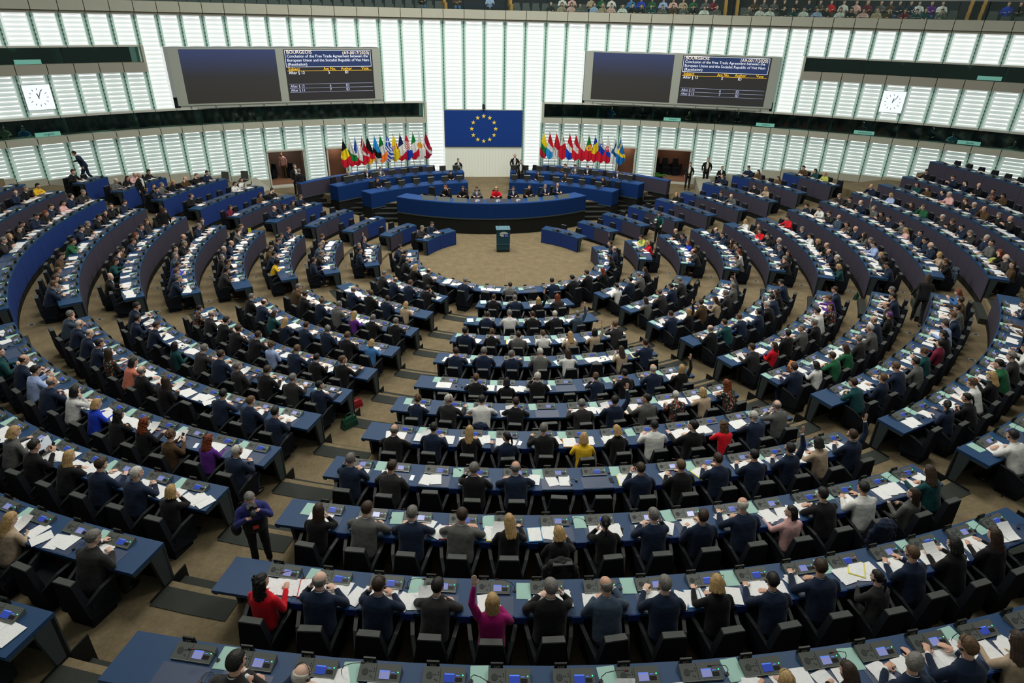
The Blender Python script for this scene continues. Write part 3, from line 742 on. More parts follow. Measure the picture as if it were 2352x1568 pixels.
# ---------------- the great blue flag and the pale screen below it
t = empty('union_flag', (-.17, 15.3, 3.34)); tag(t, 'large blue flag with a ring of twelve gold stars on the wall', 'flag')
MB().box(-2.58, 2.58, 0, .06, -1.15, 1.15, 'flag_blue').build('flag_cloth', t)
MB().box(-2.62, 2.62, .06, .2, -1.2, 1.2, 'cream_dark').build('flag_mount', t)
star = []
for i in range(10):
    a = PI/2+i*PI/5; q = .15 if i % 2 == 0 else .058; star.append((q*math.cos(a), q*math.sin(a)))
sm_ = MB().prism(star, 0, .015, 'gold', Matrix.Rotation(PI/2, 4, 'X')).mesh('star')
for i in range(12):
    a = 2*PI*i/12; o = obj('star', sm_, t); o.location = (.8*math.sin(a), -.002, .8*math.cos(a))
t = empty('wall_screen_panel', (-.17, 15.42, .13)); tag(t, 'pale ribbed panel under the blue flag', 'panel')
MB().box(-2.6, 2.6, .05, .15, 0, 2.05, 'cream_glow').build('panel_back', t)
for i in range(26):
    MB().box(-2.58+i*.2, -2.58+i*.2+.17, 0, .05, 0, 2.05, 'cream_glow').build('rib', t)
t = empty('wall_camera', (-.18, 15.2, 4.72)); tag(t, 'small black camera above the blue flag', 'camera')
MB().box(-.09, .09, -.12, .1, -.12, .14, 'mic_black').cyl((0, -.16, 0), .06, .06, .06, 'monitor', axis='y').build('camera_body', t)
MB().cyl((0, 0, -.25), .02, .02, .15, 'mic_black').box(-.05, .05, 0, .3, .14, .17, 'mic_black').build('camera_mount', t)

# ---------------- public gallery above
gal = empty('floor_gallery', (0, 0, 0)); gal['kind'] = 'structure'
arc_slab(MB(), 38.2, 39.6, -53, 54, 9.4, 9.6, 'gallery_dark', *WC).build('gallery_tier', gal)
for i in range(5): arc_slab(MB(), 39.6+.9*i, 40.5+.9*i, -53, 54, 9.4, 9.85+.38*i, 'gallery_dark', *WC).build('gallery_tier', gal)
arc_slab(MB(), 44.1, 44.3, -53, 54, 9.4, 15.5, 'gallery_dark', *WC).build('gallery_wall', gal)
t = empty('gallery_balustrade', (0, 0, 0)); tag(t, 'long glass balustrade in front of the public gallery', 'balustrade')
for i in range(len(fins)-1):
    arc_slab(MB(), 37.85, 37.87, fins[i]+.03, fins[i+1]-.03, 10.36, 11.25, 'rail_glass', *WC).build('pane', t)
arc_slab(MB(), 37.83, 37.89, -53, 54, 11.25, 11.29, 'steel', *WC).build('handrail', t)
for nm, a0, a1 in (('centre', -4.4, 1.7), ('right', 21.3, 22.3), ('far right', 40.15, 41.0)):
    t = empty('gallery_stairs', (0, 0, 0)); tag(t, f'{nm} stair with yellow wooden edges in the public gallery', 'stairs')
    for i in range(5):
        arc_slab(MB(), 39.6+.9*i, 40.5+.9*i, a0, a1, 9.86+.38*i, 9.9+.38*i, 'gallery_blue' if nm == 'centre' else 'gallery_dark', *WC).build('tread', t)
        for a in (a0, a1): arc_slab(MB(), 38.9+.9*i, 39.75+.9*i, a-.12, a+.12, 9.6, 10.35+.4*i, 'wood_yellow', *WC).build('wood_edge', t)
# ------------------------------------------------------------------ podium furniture
def frame_rz(az): return PI-R_(az)      # local +Y points to the centre of the floor
def arc_desk(name, label, cat, cx, cy, r0, r1, a0, a1, ztop, zmid, zbot, mtop, mfront, grp=None, seam=6.0, sign=1):
    """curved desk: top, blue front, dark plinth. r0 is the side seen by the members"""
    t = empty(name, (0, 0, 0)); tag(t, label, cat, grp)
    lo, hi = min(r0, r1), max(r0, r1)
    arc_slab(MB(), lo, hi, a0, a1, ztop-.05, ztop, mtop, cx, cy).build('desktop', t)
    n = max(1, int(round(abs(a1-a0)/seam))); e = .05
    q = .04*(1 if r1 > r0 else -1)
    for i in range(n):
        x0 = a0+(a1-a0)*i/n; x1 = a0+(a1-a0)*(i+1)/n; s_ = e if x1 > x0 else -e
        arc_slab(MB(), *sorted((r0, r0+q)), x0+s_*.3, x1-s_*.3, zmid, ztop-.05, mfront, cx, cy).build('front_panel', t)
    wd = math.degrees(.05/r0)
    for a in (a0, a1):
        s_ = wd if a == min(a0, a1) else -wd
        arc_slab(MB(), lo+.04, hi-.02, *sorted((a, a+s_)), zmid, ztop-.05, mfront, cx, cy).build('end_panel', t)
    arc_slab(MB(), *sorted((r0-.04*(1 if r1 > r0 else -1), r0+q)), a0, a1, zmid-.06, zmid, 'leg_slate', cx, cy).build('ledge', t)
    arc_slab(MB(), lo, hi, a0, a1, zbot, zmid-.06, 'plinth_black', cx, cy).build('plinth', t)
    return t
PC = (-.2, 15.1)
arc_desk('podium_desk', 'long curved blue main podium desk on a black plinth', 'desk', *PC, 9.8, 8.85, 180-33.4, 180+33.4, .96, .12, -.76, 'podium_top', 'podium_blue', seam=11)
arc_desk('secretariat_desk', 'front curved blue secretariat desk left of the aisle', 'desk', 0, 0, 10.75, 11.65, -41.5, -7.7, .86, .0, -.76, 'podium_top', 'podium_blue', 'secretariat desks', 9)
arc_desk('secretariat_desk', 'front curved blue secretariat desk right of the aisle', 'desk', 0, 0, 10.75, 11.65, 6.0, 41, .86, .0, -.76, 'podium_top', 'podium_blue', 'secretariat desks', 9)
arc_desk('secretariat_desk', 'rear curved blue secretariat desk left of the aisle', 'desk', 0, 0, 12.72, 13.5, -45.5, -7.2, 1.06, .2, -.76, 'podium_top', 'podium_blue', 'secretariat desks', 9)
arc_desk('secretariat_desk', 'rear curved blue secretariat desk right of the aisle', 'desk', 0, 0, 12.72, 13.5, 6.2, 44.5, 1.06, .2, -.76, 'podium_top', 'podium_blue', 'secretariat desks', 9)
for a0, a1, nm in ((-51, -15.2, 'left'), (14.4, 49, 'right')):
    t = arc_desk('barrier_desk', f'low plum-fronted barrier before the flags on the {nm}', 'desk', 0, 0, 14.35, 14.75, a0, a1, 1.2, .4, -.3, 'podium_top', 'desk_panel_plum', 'barriers before the flags', 9)
# risers under the rear row
for a0, a1 in ((-45, -7.3), (6.3, 44)):
    o = arc_slab(MB(), 12.8, 14.4, a0, a1, -.5, .34, 'carpet').build('floor_riser'); o['kind'] = 'structure'

def screen_monitor():
    mb = MB(); mb.box(-.2, .2, -.03, .03, .1, .4, 'monitor').box(-.2, .2, -.035, .05, .4, .425, 'monitor_top')
    me1 = mb.mesh('monitor_screen'); me2 = MB().box(-.03, .03, -.02, .02, 0, .2, 'monitor').box(-.1, .1, -.08, .08, 0, .015, 'monitor').mesh('stand')
    return me1, me2
MON = screen_monitor()
def place_mon(az, r, z, label, grp):
    t = empty('computer_monitor', pol(r, az, z), frame_rz(az)); tag(t, label, 'monitor', grp)
    obj('monitor_screen', MON[0], t); obj('stand', MON[1], t)
for i, az in enumerate((-34.5, -29.7, -24.6, -19.8, -15.2, -10.3)): place_mon(az, 10.95, .86, f'{ORD[i]} black monitor on front left secretariat desk', 'monitors on the secretariat desks')
for i, az in enumerate((7.6, 11.8, 16.3, 21.3, 25.8, 29.9, 35.5)): place_mon(az, 10.95, .86, f'{ORD[i]} black monitor on front right secretariat desk', 'monitors on the secretariat desks')
for i, az in enumerate((-41.7, -40, -37.4, -33.1, -28.1, -24.6, -21.1, -17.0, -13.3, -9.5)): place_mon(az, 12.95, 1.06, f'{ORD[i]} black monitor on rear left secretariat desk', 'monitors on the secretariat desks')
for i, az in enumerate((7.2, 10.6, 14.6, 18.4, 22.5, 26.6, 30.7, 35.1, 38.8, 41)): place_mon(az, 12.95, 1.06, f'{ORD[i]} black monitor on rear right secretariat desk', 'monitors on the secretariat desks')

def logo(parent, loc, rx, s=1.0, rz=0):
    """pale half-oval chamber emblem with a small blue square"""
    mb = MB(); n = 20
    for k in range(9):            # radiating seat rows
        for j, (q0, q1) in enumerate(((.16, .36), (.4, .62), (.66, .95))):
            a0, a1 = PI*(.06+.1*k), PI*(.06+.1*k+.075)
            if k > 5 and j < 0: continue
            vs = [(math.cos(a)*q*.15, math.sin(a)*q*.085, 0) for q, a in ((q0, a0), (q1, a0), (q1, a1), (q0, a1))]
            mb.add(vs, [(0, 1, 2, 3)], 'logo_pale')
    for k in range(4):
        for j, (q0, q1) in enumerate(((.16, .36), (.4, .62), (.66, .95))):
            a0, a1 = PI*(1.03+.12*k), PI*(1.03+.12*k+.09)
            vs = [(math.cos(a)*q*.15, math.sin(a)*q*.085, 0) for q, a in ((q0, a0), (q1, a0), (q1, a1), (q0, a1))]
            mb.add(vs, [(0, 1, 2, 3)], 'logo_pale')
    mb.box(.02, .15, -.085, -.005, -.001, .002, 'logo_blue')
    for i in range(12):
        a = 2*PI*i/12; x, y = .085+.026*math.cos(a), -.045+.026*math.sin(a); mb.box(x-.004, x+.004, y-.004, y+.004, .002, .004, 'gold')
    o = mb.build('emblem', parent); o.location = loc; o.rotation_euler = (rx, 0, rz); o.scale = (s, s, s)
    return o
for i, (x, y) in enumerate(((-3.86, 6.11), (-3.01, 5.81), (-2.1, 5.62), (-1.2, 5.5), (-.07, 5.44), (1.05, 5.52), (1.98, 5.72), (2.87, 6.03), (3.76, 6.42))):
    a = math.atan2(x+.2, 15.1-y); t = empty('desk_shield', (-.2+9.62*math.sin(a), 15.1-9.62*math.cos(a), .96), a)
    wd = .62 if i == 4 else .38
    tag(t, f'{ORD[i]} grey sloping shield from the left on the main podium desk', 'shield', 'grey shields along the main podium desk')
    mid = 3 <= i <= 5
    MB().hexa([(-wd, -.02, 0), (wd, -.02, 0), (wd, .02, 0), (-wd, .02, 0)], [(-wd+.03, .1, .2), (wd-.03, .1, .2), (wd-.03, .13, .2), (-wd+.03, .13, .2)], 'shield_dark' if mid else 'shield_grey').build('shield_plate', t)
    MB().box(-.16, .16, .3, .38, .1, .2, 'monitor').build('low_monitor', t)
    if mid: logo(t, (.05, .028, .1), R_(60), .95)
# lectern
t = empty('lectern', (-.02, 2.5, -.76)); tag(t, 'dark teal lectern with pale emblem standing alone on the floor', 'lectern')
MB().hexa([(-.33, -.22, 0), (.33, -.22, 0), (.3, .25, 0), (-.3, .25, 0)], [(-.33, -.22, .12), (.33, -.22, .12), (.3, .25, .12), (-.3, .25, .12)], 'mic_black').build('foot', t)
MB().hexa([(-.34, -.24, .12), (.34, -.24, .12), (.31, .25, .12), (-.31, .25, .12)], [(-.34, -.2, .42), (.34, -.2, .42), (.31, .25, .42), (-.31, .25, .42)], 'lectern_teal').build('lower_body', t)
MB().hexa([(-.345, -.23, .43), (.345, -.23, .43), (.31, .25, .43), (-.31, .25, .43)], [(-.35, -.12, 1.12), (.35, -.12, 1.12), (.31, .25, 1.12), (-.31, .25, 1.12)], 'lectern_teal').build('upper_body', t)
MB().hexa([(-.36, -.16, 1.13), (.36, -.16, 1.13), (.36, .3, 1.18), (-.36, .3, 1.18)], [(-.36, -.18, 1.17), (.36, -.18, 1.17), (.36, .3, 1.23), (-.36, .3, 1.23)], 'lectern_light').build('slanted_top', t)
MB().box(-.345, .345, -.24, -.21, .41, .44, 'lectern_light').build('seam_strip', t)
logo(t, (.03, -.165, .93), R_(81), 1.55)
for s_ in (-1, 1):
    MB().tube([(s_*.24, .1, 1.2), (s_*.2, .05, 1.32), (s_*.12, -.02, 1.48)], .006, 'mic_black').ell((s_*.115, -.025, 1.5), (.012, .012, .02), 'mic_black', 8, 5).build('microphone', t)

# ------------------------------------------------------------------ flags of the countries
for nm, c in dict(BLACK=(.012, .012, .012), YEL=(.8, .6, .02), RED=(.55, .012, .03), WHITE=(.68, .7, .66), GREEN=(.01, .2, .04), BLUE=(.01, .05, .42), LBLUE=(.02, .25, .6), ORANGE=(.9, .2, .03), GOLD=(.85, .4, .02), DKBLUE=(.01, .02, .09), SKY=(.01, .14, .42), MAROON=(.3, .01, .04), FIN=(.01, .09, .22), COPPER=(.75, .3, .03)).items():
    mat('flag_'+nm, c, .8, .15)
def bands(names, cuts): return lambda q: names[sum(q > c for c in cuts)]
def f_h(names, c=(.36, .64)): return lambda s, t: bands(names, c)(s-.33*t+.02)
def f_v(names, c=(.4, .76)): return lambda s, t: bands(names, c)(s+.14*t)
def f_dk(s, t):
    v = s-.33*t+.02; u = s+.5*t
    return 'WHITE' if abs(v-.42) < .07 or abs(u-.45) < .06 else 'RED'
def f_se(s, t):
    v = s-.33*t+.02; u = s+.5*t
    return 'YEL' if abs(v-.46) < .075 or abs(u-.5) < .07 else 'SKY'
def f_fi(s, t):
    v = s-.33*t+.02; u = s+.5*t
    return 'FIN' if abs(v-.46) < .09 or abs(u-.55) < .08 else 'WHITE'
def f_gr(s, t):
    v = s-.4*t+.1
    if s < .36: return 'WHITE' if abs((s-.2)) < .025 or abs(t-.45) < .1 else 'BLUE'
    return 'BLUE' if int(v*12) % 2 == 0 else 'WHITE'
def f_es(s, t):
    v = s*.3+t*.9
    if (s-.45)**2/.008+(t-.32)**2/.05 < .9: return 'MAROON' if (int(s*50)+int(t*10)) % 2 else 'WHITE'
    v = 1.25-t-.35*s
    return 'RED' if v < .3 and s < .5 else ('RED' if v > .98-.3*s and s > .6 and t < .75-.5*(1-s) else 'YEL')
def f_hr(s, t):
    if .22 < s-.05*t < .56 and .12 < t < .9:
        return 'RED' if (int(s*26)+int(t*6)) % 2 else 'WHITE'
    if s < .28: return 'RED'
    return 'BLUE' if s-.25*t > .45 and t > .4 else ('RED' if s > .6 and t < .4 else 'WHITE')
def f_cy(s, t):
    if ((s-.43)/.11)**2+((t-.42-.4*(s-.43))/.42)**2 < 1: return 'COPPER'
    if abs(s-.7) < .012 and .2 < t < .5: return 'GREEN'
    return 'WHITE'
def f_cz(s, t): return 'BLUE' if s < .52 and t < .52-.35*s+.1 else ('RED' if s-.62*t > .38 else 'WHITE')
def f_pt(s, t):
    d = ((s-.45)/.12)**2+((t-.5)/.42)**2
    if d < .3: return 'WHITE' if d < .1 else 'RED'
    if d < 1: return 'YEL'
    return 'GREEN' if s+.14*t < .4 else 'RED'
def f_lv(s, t):
    v = s-.62*t+.1
    return 'WHITE' if abs(v-.4) < .07 else 'MAROON'
def f_si(s, t):
    d = ((s-.3)/.08)**2+((t-.5)/.3)**2
    if d < 1: return 'BLUE' if d > .55 or s < .27 else 'WHITE'
    return f_h(('WHITE', 'BLUE', 'RED'), (.22, .52))(s, t)
def f_sk(s, t):
    if abs(s-.42) < .1 and abs(t-.35) < .28: return 'WHITE' if abs(t-.35) < .05 or abs(s-.42) < .015 or abs(s-.38) < .01 else 'RED'
    return f_h(('WHITE', 'BLUE', 'RED'), (.35, .6))(s, t)
def f_mt(s, t):
    if s < .28 and t > .45 and s > .12: return 'WHITE' if (int(s*40)+int(t*8)) % 2 else 'BLACK'
    return 'WHITE' if s+.14*t < .46 else 'RED'
FLAGS = [('', 'black yellow and red', f_v(('BLACK', 'YEL', 'RED')), 369, 320), ('', 'white green and red', f_h(('WHITE', 'GREEN', 'RED')), 483, 303), ('', 'white red flag with a blue triangle', f_cz, 588, 292), ('', 'red with a white cross', f_dk, 711, 280),
    ('', 'black red and gold', f_h(('BLACK', 'RED', 'GOLD')), 808, 268), ('', 'blue black and white', f_h(('LBLUE', 'BLACK', 'WHITE')), 936, 258), ('', 'green white and orange', f_v(('GREEN', 'WHITE', 'ORANGE'), (.42, .78)), 1040, 245), ('', 'blue and white striped', f_gr, 1162, 236),
    ('', 'red and yellow flag with a crest', f_es, 1275, 230), ('', 'dark blue white and red', f_v(('DKBLUE', 'WHITE', 'RED'), (.46, .86)), 1394, 220), ('', 'red white and blue with red checkers', f_hr, 1503, 214), ('', 'green white and red beside the white flag', f_v(('GREEN', 'WHITE', 'RED'), (.4, .78)), 1628, 202), ('', 'white with a copper island', f_cy, 1740, 202), ('', 'dark red with a white stripe', f_lv, 1858, 190)]
FLAGS2 = [('', 'yellow green and red', f_h(('YEL', 'GREEN', 'RED')), 381, 190), ('', 'red white and light blue', f_h(('RED', 'WHITE', 'LBLUE'), (.3, .55)), 493, 198), ('', 'red white and green edge', f_h(('RED', 'WHITE', 'WHITE'), (.46, .9)), 612, 204), ('', 'white and red with a small cross', f_mt, 720, 212),
    ('', 'red white and royal blue', f_h(('RED', 'WHITE', 'BLUE'), (.3, .56)), 851, 216), ('', 'red white red striped', f_h(('RED', 'WHITE', 'RED'), (.28, .55)), 964, 227), ('', 'white over red', f_h(('WHITE', 'RED', 'RED'), (.42, .99)), 1080, 234), ('', 'green and red with a yellow emblem', f_pt, 1198, 242),
    ('', 'blue yellow and red', f_v(('BLUE', 'YEL', 'RED'), (.33, .72)), 1311, 254), ('', 'white blue and red with a round crest', f_si, 1426, 264), ('', 'white blue and red with a red shield', f_sk, 1544, 274), ('', 'white with a dark blue cross', f_fi, 1667, 290), ('', 'blue with a yellow cross', f_se, 1770, 298)]
def make_flag(desc, fn, x, y, ztop, flip, side):
    t = empty('national_flag', (x, y, .13), 0); tag(t, f'{desc} flag, {side} of the podium'.replace('flag with a blue triangle flag', 'with a blue triangle, flag').replace('flag with a crest flag', 'with a crest, flag').replace('beside the white flag flag', 'flag'), 'flag', f'flags on poles {side} of the podium')
    H = ztop-.13
    MB().cyl((0, 0, 0), .016, .016, H, 'pole', 8).cyl((0, 0, 0), .16, .15, .05, 'pole', 16).build('pole', t)
    MB().ell((0, 0, H+.02), (.022, .022, .05), 'pole', 8, 6).build('finial', t)
    mb = MB(); ns, nt = 44, 16; L = 1.62; rnd = random.Random(int(x*977))
    ph = rnd.random()*6
    grid = []
    for i in range(ns+1):
        s = i/ns; wd = .05+.5*min(1, s*1.5)**.9
        for j in range(nt+1):
            u = j/nt
            xx = flip*((u-.34)*wd*1.08); zz = H-.06-L*s*(1-.0*u)
            # diagonal hem
            zz = H-.06-L*s*(.86+.14*math.sin(PI*min(1, u*1.15)) if s > .6 else 1)
            yy = -.05-.05*math.sin(u*13+ph+s*1.5)*min(1, s*2)-.03*math.sin(s*5+ph)
            grid.append((xx, yy, zz))
    keyed = {}
    for i in range(ns):
        for j in range(nt):
            c = 'flag_'+fn((i+.5)/ns, (j+.5)/nt if flip > 0 else 1-(j+.5)/nt)
            keyed.setdefault(c, []).append((i*(nt+1)+j, i*(nt+1)+j+1, (i+1)*(nt+1)+j+1, (i+1)*(nt+1)+j))
    mb.v = grid
    for c, fs in keyed.items():
        k = mb.slot(c)
        for f in fs: mb.f.append(list(f)); mb.mi.append(k); mb.sm.append(True)
    mb.build('cloth', t)
def hit_r(u, v, r):
    d = ((u-1176)/1448.7)*_r-((v-784)/1448.7)*_u+_f
    a = d.x**2+d.y**2; b = 2*(CAM.x*d.x+CAM.y*d.y); c = CAM.x**2+CAM.y**2-r*r
    s = (-b+math.sqrt(b*b-4*a*c))/2/a; return CAM+d*s
for L_, ox, side in ((FLAGS, 740, 'left'), (FLAGS2, 1200, 'right')):
    for nm, desc, fn, px, py in L_:
        p = hit_r(ox+px/7.84, 280+py/7.84, 15.15)
        make_flag(desc, fn, p.x, p.y, p.z, 1 if side == 'left' else 1, side)

# ------------------------------------------------------------------ member desks
exec_rows = []
for ln in ROWS.split('\n'):
    k, s, a0, a1, s0, sp, items = ln.split('|'); exec_rows.append((int(k), s, float(a0), float(a1), float(s0), float(sp), items.split()))
BLOCK = dict(C='near centre block', LL='near left block', RL='near right block', SL='far left block', SR='far right block', WL='left wing', WR='right wing', M='innermost ring')
def in_frame(p, m=60):
    u, v = pix(p); return -m < u < 2352+m and -m < v < 1568+m*2
def make_desk(k, s, a0, a1):
    r, z = RK[k], ZK[k]; f0 = FL[max(1, k-1)]; f1 = FL[k]
    t = empty('curved_desk', (0, 0, 0)); tag(t, f'long curved blue desk, row {NUM[k]}, {BLOCK[s]}' if s != 'M' else 'curved blue desk closest round the open floor', 'desk', 'curved member desks')
    arc_slab(MB(), r, r+.64, a0, a1, z-.055, z, 'desk_blue').build('desktop', t)
    blue = (s == 'WL' and k in (1, 7, 8, 9, 10)) or (s == 'WR' and k in (1,)) or (s in ('SL',) and k == 9)
    arc = (a1-a0)*math.pi/180*r; n = max(1, int(round(arc/1.15))); e = .006*57.3/r
    for i in range(n):
        x0 = a0+(a1-a0)*i/n; x1 = a0+(a1-a0)*(i+1)/n
        if not (in_frame(pol(r, x0, z), 100) or in_frame(pol(r, x1, z), 100)): continue
        endp = (i in (0, n-1)) and s in ('WL', 'WR')
        arc_slab(MB(), r-.004, r+.035, x0+e, x1-e, f0+.14+.4*max(0, f1-f0-.1) if k > 1 else f0+.02, z-.055, 'desk_panel_blue' if blue or (endp and i == (0 if s == 'WR' else n-1)) else 'desk_panel_plum', step=1.5).build('front_panel', t)
    arc_slab(MB(), r+.022, r+.07, a0, a1, f0, z-.06, 'plinth_black', step=1).build('backing', t)
    w_ = math.degrees(.06/r)
    for a, sg in ((a0, 1), (a1, -1)):
        if not in_frame(pol(r, a, z), 100): continue
        x0, x1 = sorted((a, a+sg*w_)); m = MB()
        q = []
        for rr, zz in ((r, f1), (r+.2, f1), (r+.3, z-.055), (r, z-.055)):
            q.append((rr, zz))
        lo = [pol(rr, x0, zz) for rr, zz in q]; hi = [pol(rr, x1, zz) for rr, zz in q]
        m.hexa(lo, hi, 'leg_slate'); m.build('end_leg', t)
        m = MB(); arc_slab(m, r+.28, r+.62, x0, x1, z-.1, z-.055, 'leg_slate'); m.build('end_apron', t)
    if k >= 8 and s == 'C':
        for q in TABS[(k, s)]:
            h = .085*57.3/r; arc_slab(MB(), r+.6, r+.655, q-h, q+h, z-.12, z-.002, 'desk_panel_blue').build('edge_tab', t)
    return t
TABS = {(k, s): [s0+sp*(i+.5) for i in range(len(items)-1)] for k, s, a0, a1, s0, sp, items in exec_rows}
for k, s, a0, a1, s0, sp, items in exec_rows:
    pts = [pol(RK[k]+.3, a0+(a1-a0)*i/8, ZK[k]) for i in range(9)]
    if any(in_frame(p) for p in pts): make_desk(k, s, a0, a1)
ends = {(k, s): (a0, a1) for k, s, a0, a1, *_ in exec_rows}
for k in range(2, 13):
    aisle_step(k, ends[(k, 'C')][1], ends[(k, 'LL')][0], 'near left aisle')
    aisle_step(k, ends[(k, 'RL')][1], ends[(k, 'C')][0], 'near right aisle')
    aisle_step(k, ends[(k, 'LL')][1], ends[(k, 'SL')][0], 'cross aisle on the left')
    aisle_step(k, ends[(k, 'SR')][1], ends[(k, 'RL')][0], 'cross aisle on the right')
# round floor sockets along the rows
me = MB().cyl((0, 0, 0), .1, .1, .006, 'socket_steel', 20).cyl((0, 0, .006), .07, .07, .004, 'console_dark', 16).mesh('floor_socket')
cnt = 0
for k, s, a0, a1, s0, sp, items in exec_rows:
    if s in ('C', 'M', 'WL', 'WR') or k < 3: continue
    n = max(2, int((a1-a0)*math.pi/180*RK[k]/2.2))
    for i in range(n):
        a = a0+(a1-a0)*(i+.5)/n; p = pol(RK[k]-.3, a, FL[k-1]+.001)
        if in_frame(p, 0):
            o = obj('floor_socket', me, None, p); tag(o, f'{ORD[n-1-i]} round steel floor socket from the left, gangway below row {NUM[k]}, {BLOCK[s]}', 'floor socket', 'round floor sockets in the gangways'); cnt += 1
# ------------------------------------------------------------------ chair (origin on the floor under the seat, +Y towards the desk)
def lerp(a, b, t): return a+(b-a)*t
ch_base = MB().hexa([(-.19, -.2, 0), (.19, -.2, 0), (.21, .2, 0), (-.21, .2, 0)], [(-.25, -.2, .34), (.25, -.2, .34), (.26, .22, .34), (-.26, .22, .34)], 'chair_fabric').mesh('chair_base')
ch_seat = MB().hexa([(-.25, -.16, .34), (.25, -.16, .34), (.25, .26, .34), (-.25, .26, .34)], [(-.24, -.14, .43), (.24, -.14, .43), (.24, .25, .44), (-.24, .25, .44)], 'chair_fabric').mesh('seat_cushion')
ch_back = MB().hexa([(-.25, -.24, .25), (.25, -.24, .25), (.23, -.13, .36), (-.23, -.13, .36)], [(-.155, -.27, .89), (.155, -.27, .89), (.145, -.165, .89), (-.145, -.165, .89)], 'chair_fabric').mesh('backrest')
ch_cap = MB().hexa([(-.157, -.272, .89), (.157, -.272, .89), (.147, -.163, .89), (-.147, -.163, .89)], [(-.15, -.265, .905), (.15, -.265, .905), (.14, -.17, .905), (-.14, -.17, .905)], 'chair_cap').mesh('headrest_cap')
def arm_mesh(s):
    pts = [((s*.29, .24, .12), (s*.25, .24, .12)), ((s*.34, .24, .65), (s*.295, .24, .65)), ((s*.3, .02, .6), (s*.255, .02, .6)), ((s*.22, -.22, .45), (s*.18, -.2, .45)), ((s*.24, -.22, .2), (s*.2, -.2, .2))]
    o = [p[0] for p in pts]; i = [p[1] for p in pts]; mb = MB(); n = 5
    fs = [tuple(range(5)), tuple(range(9, 4, -1))]+[(j, 5+j, 5+(j+1) % n, (j+1) % n) for j in range(n)]
    if s < 0: fs = [f[::-1] for f in fs]
    fs = [f[::-1] for f in fs]
    mb.add(o+i, fs, 'chair_fabric')
    return mb.mesh('armrest')
def pad_mesh(s):
    a = [(s*.345, .245, .652), (s*.29, .245, .652), (s*.25, .02, .602), (s*.305, .02, .602)]; b = [(x, y, z+.012) for x, y, z in a]
    c = [(s*.305, .02, .602), (s*.25, .02, .602), (s*.178, -.2, .452), (s*.223, -.22, .452)]; d = [(x, y, z+.012) for x, y, z in c]
    if s > 0: a, b, c, d = a[::-1], b[::-1], c[::-1], d[::-1]
    return MB().hexa(a, b, 'chair_edge').hexa(c, d, 'chair_edge').mesh('arm_pad')
ch_arms = [arm_mesh(-1), arm_mesh(1)]; ch_pads = [pad_mesh(-1), pad_mesh(1)]
CHAIR = [('seat_cushion', ch_seat), ('backrest', ch_back), ('headrest_cap', ch_cap), ('armrest', ch_arms[0]), ('armrest', ch_arms[1]), ('arm_pad', ch_pads[0]), ('arm_pad', ch_pads[1])]
def place_chair(mtx, label, grp, bulk=None):
    if bulk is not None:
        bulk.add(ch_base, mtx)
        for n, me in CHAIR: bulk.add(me, mtx)
        bulk.count += 1; return
    t = obj('chair', ch_base); t.matrix_world = mtx; tag(t, label, 'chair', grp)
    for n, me in CHAIR: obj(n, me, t)
# ------------------------------------------------------------------ desk console etc. (origin at the inner desk edge, on the desk top, +Y outwards over the edge towards the centre)
co_body = MB().hexa([(-.235, -.27, 0), (.235, -.27, 0), (.235, -.085, 0), (-.235, -.085, 0)], [(-.235, -.27, .018), (.235, -.27, .018), (.235, -.085, .075), (-.235, -.085, .075)], 'console_grey').mesh('console')
def tilt(mb_fn):
    return Matrix.Translation((0, -.27, .0185)) @ Matrix.Rotation(math.atan2(.057, .185), 4, 'X')
TQ = tilt(None)
def on_face(fn, name): 
    mb = MB(); fn(mb); mb.v = [tuple(TQ @ Vector(v)) for v in mb.v]; return mb.mesh(name)
co_parts = [('speaker_grille', on_face(lambda m: m.cyl((-.165, .1, 0), .036, .036, .004, 'grille', 18), 'speaker_grille')),
    ('panel_joint', on_face(lambda m: m.box(-.045, -.04, .01, .18, 0, .003, 'console_dark').box(-.235, .235, .0, .006, 0, .003, 'steel'), 'panel_joint')),
    ('display', on_face(lambda m: m.box(.0, .115, .035, .125, 0, .004, 'screen_blue').box(.002, .113, .112, .123, .004, .005, 'screen_bar'), 'display')),
    ('button_panel', on_face(lambda m: m.box(.125, .2, .045, .085, 0, .004, 'button_dark').box(.13, .17, .1, .108, 0, .004, 'screen_bar'), 'button_panel')),
    ('buttons', on_face(lambda m: [m.cyl((x, y, 0), .006, .006, .004, 'button_dark', 8) for x, y in ((-.115, .11), (-.095, .11), (-.065, .11), (-.065, .135), (-.08, .05), (-.1, .06))], 'buttons')),
    ('status_lamp', on_face(lambda m: m.cyl((.205, .11, 0), .0075, .0065, .006, 'led_green', 8), 'status_lamp'))]
co_disp2 = on_face(lambda m: m.box(.0, .115, .035, .125, 0, .004, 'screen_pale').box(.002, .113, .112, .123, .004, .005, 'screen_bar'), 'display')
co_led2 = on_face(lambda m: m.cyl((.205, .11, 0), .0075, .0065, .006, 'led_red', 8), 'status_lamp')
np_me = MB().hexa([(-.21, -.07, 0), (-.07, -.07, 0), (-.07, -.02, 0), (-.21, -.02, 0)], [(-.21, -.055, .11), (-.07, -.055, .11), (-.07, -.035, .11), (-.21, -.035, .11)], 'nameplate').mesh('nameplate')
mat_me = MB().box(-.29, .29, -.62, -.3, 0, .003, 'desk_mat').mesh('desk_mat')
fold_me = MB().box(-.1, .1, -.14, .14, 0, .004, 'mint_paper').box(-.095, .105, -.135, .145, .004, .006, 'mint_paper').mesh('mint_folder')
docs = []
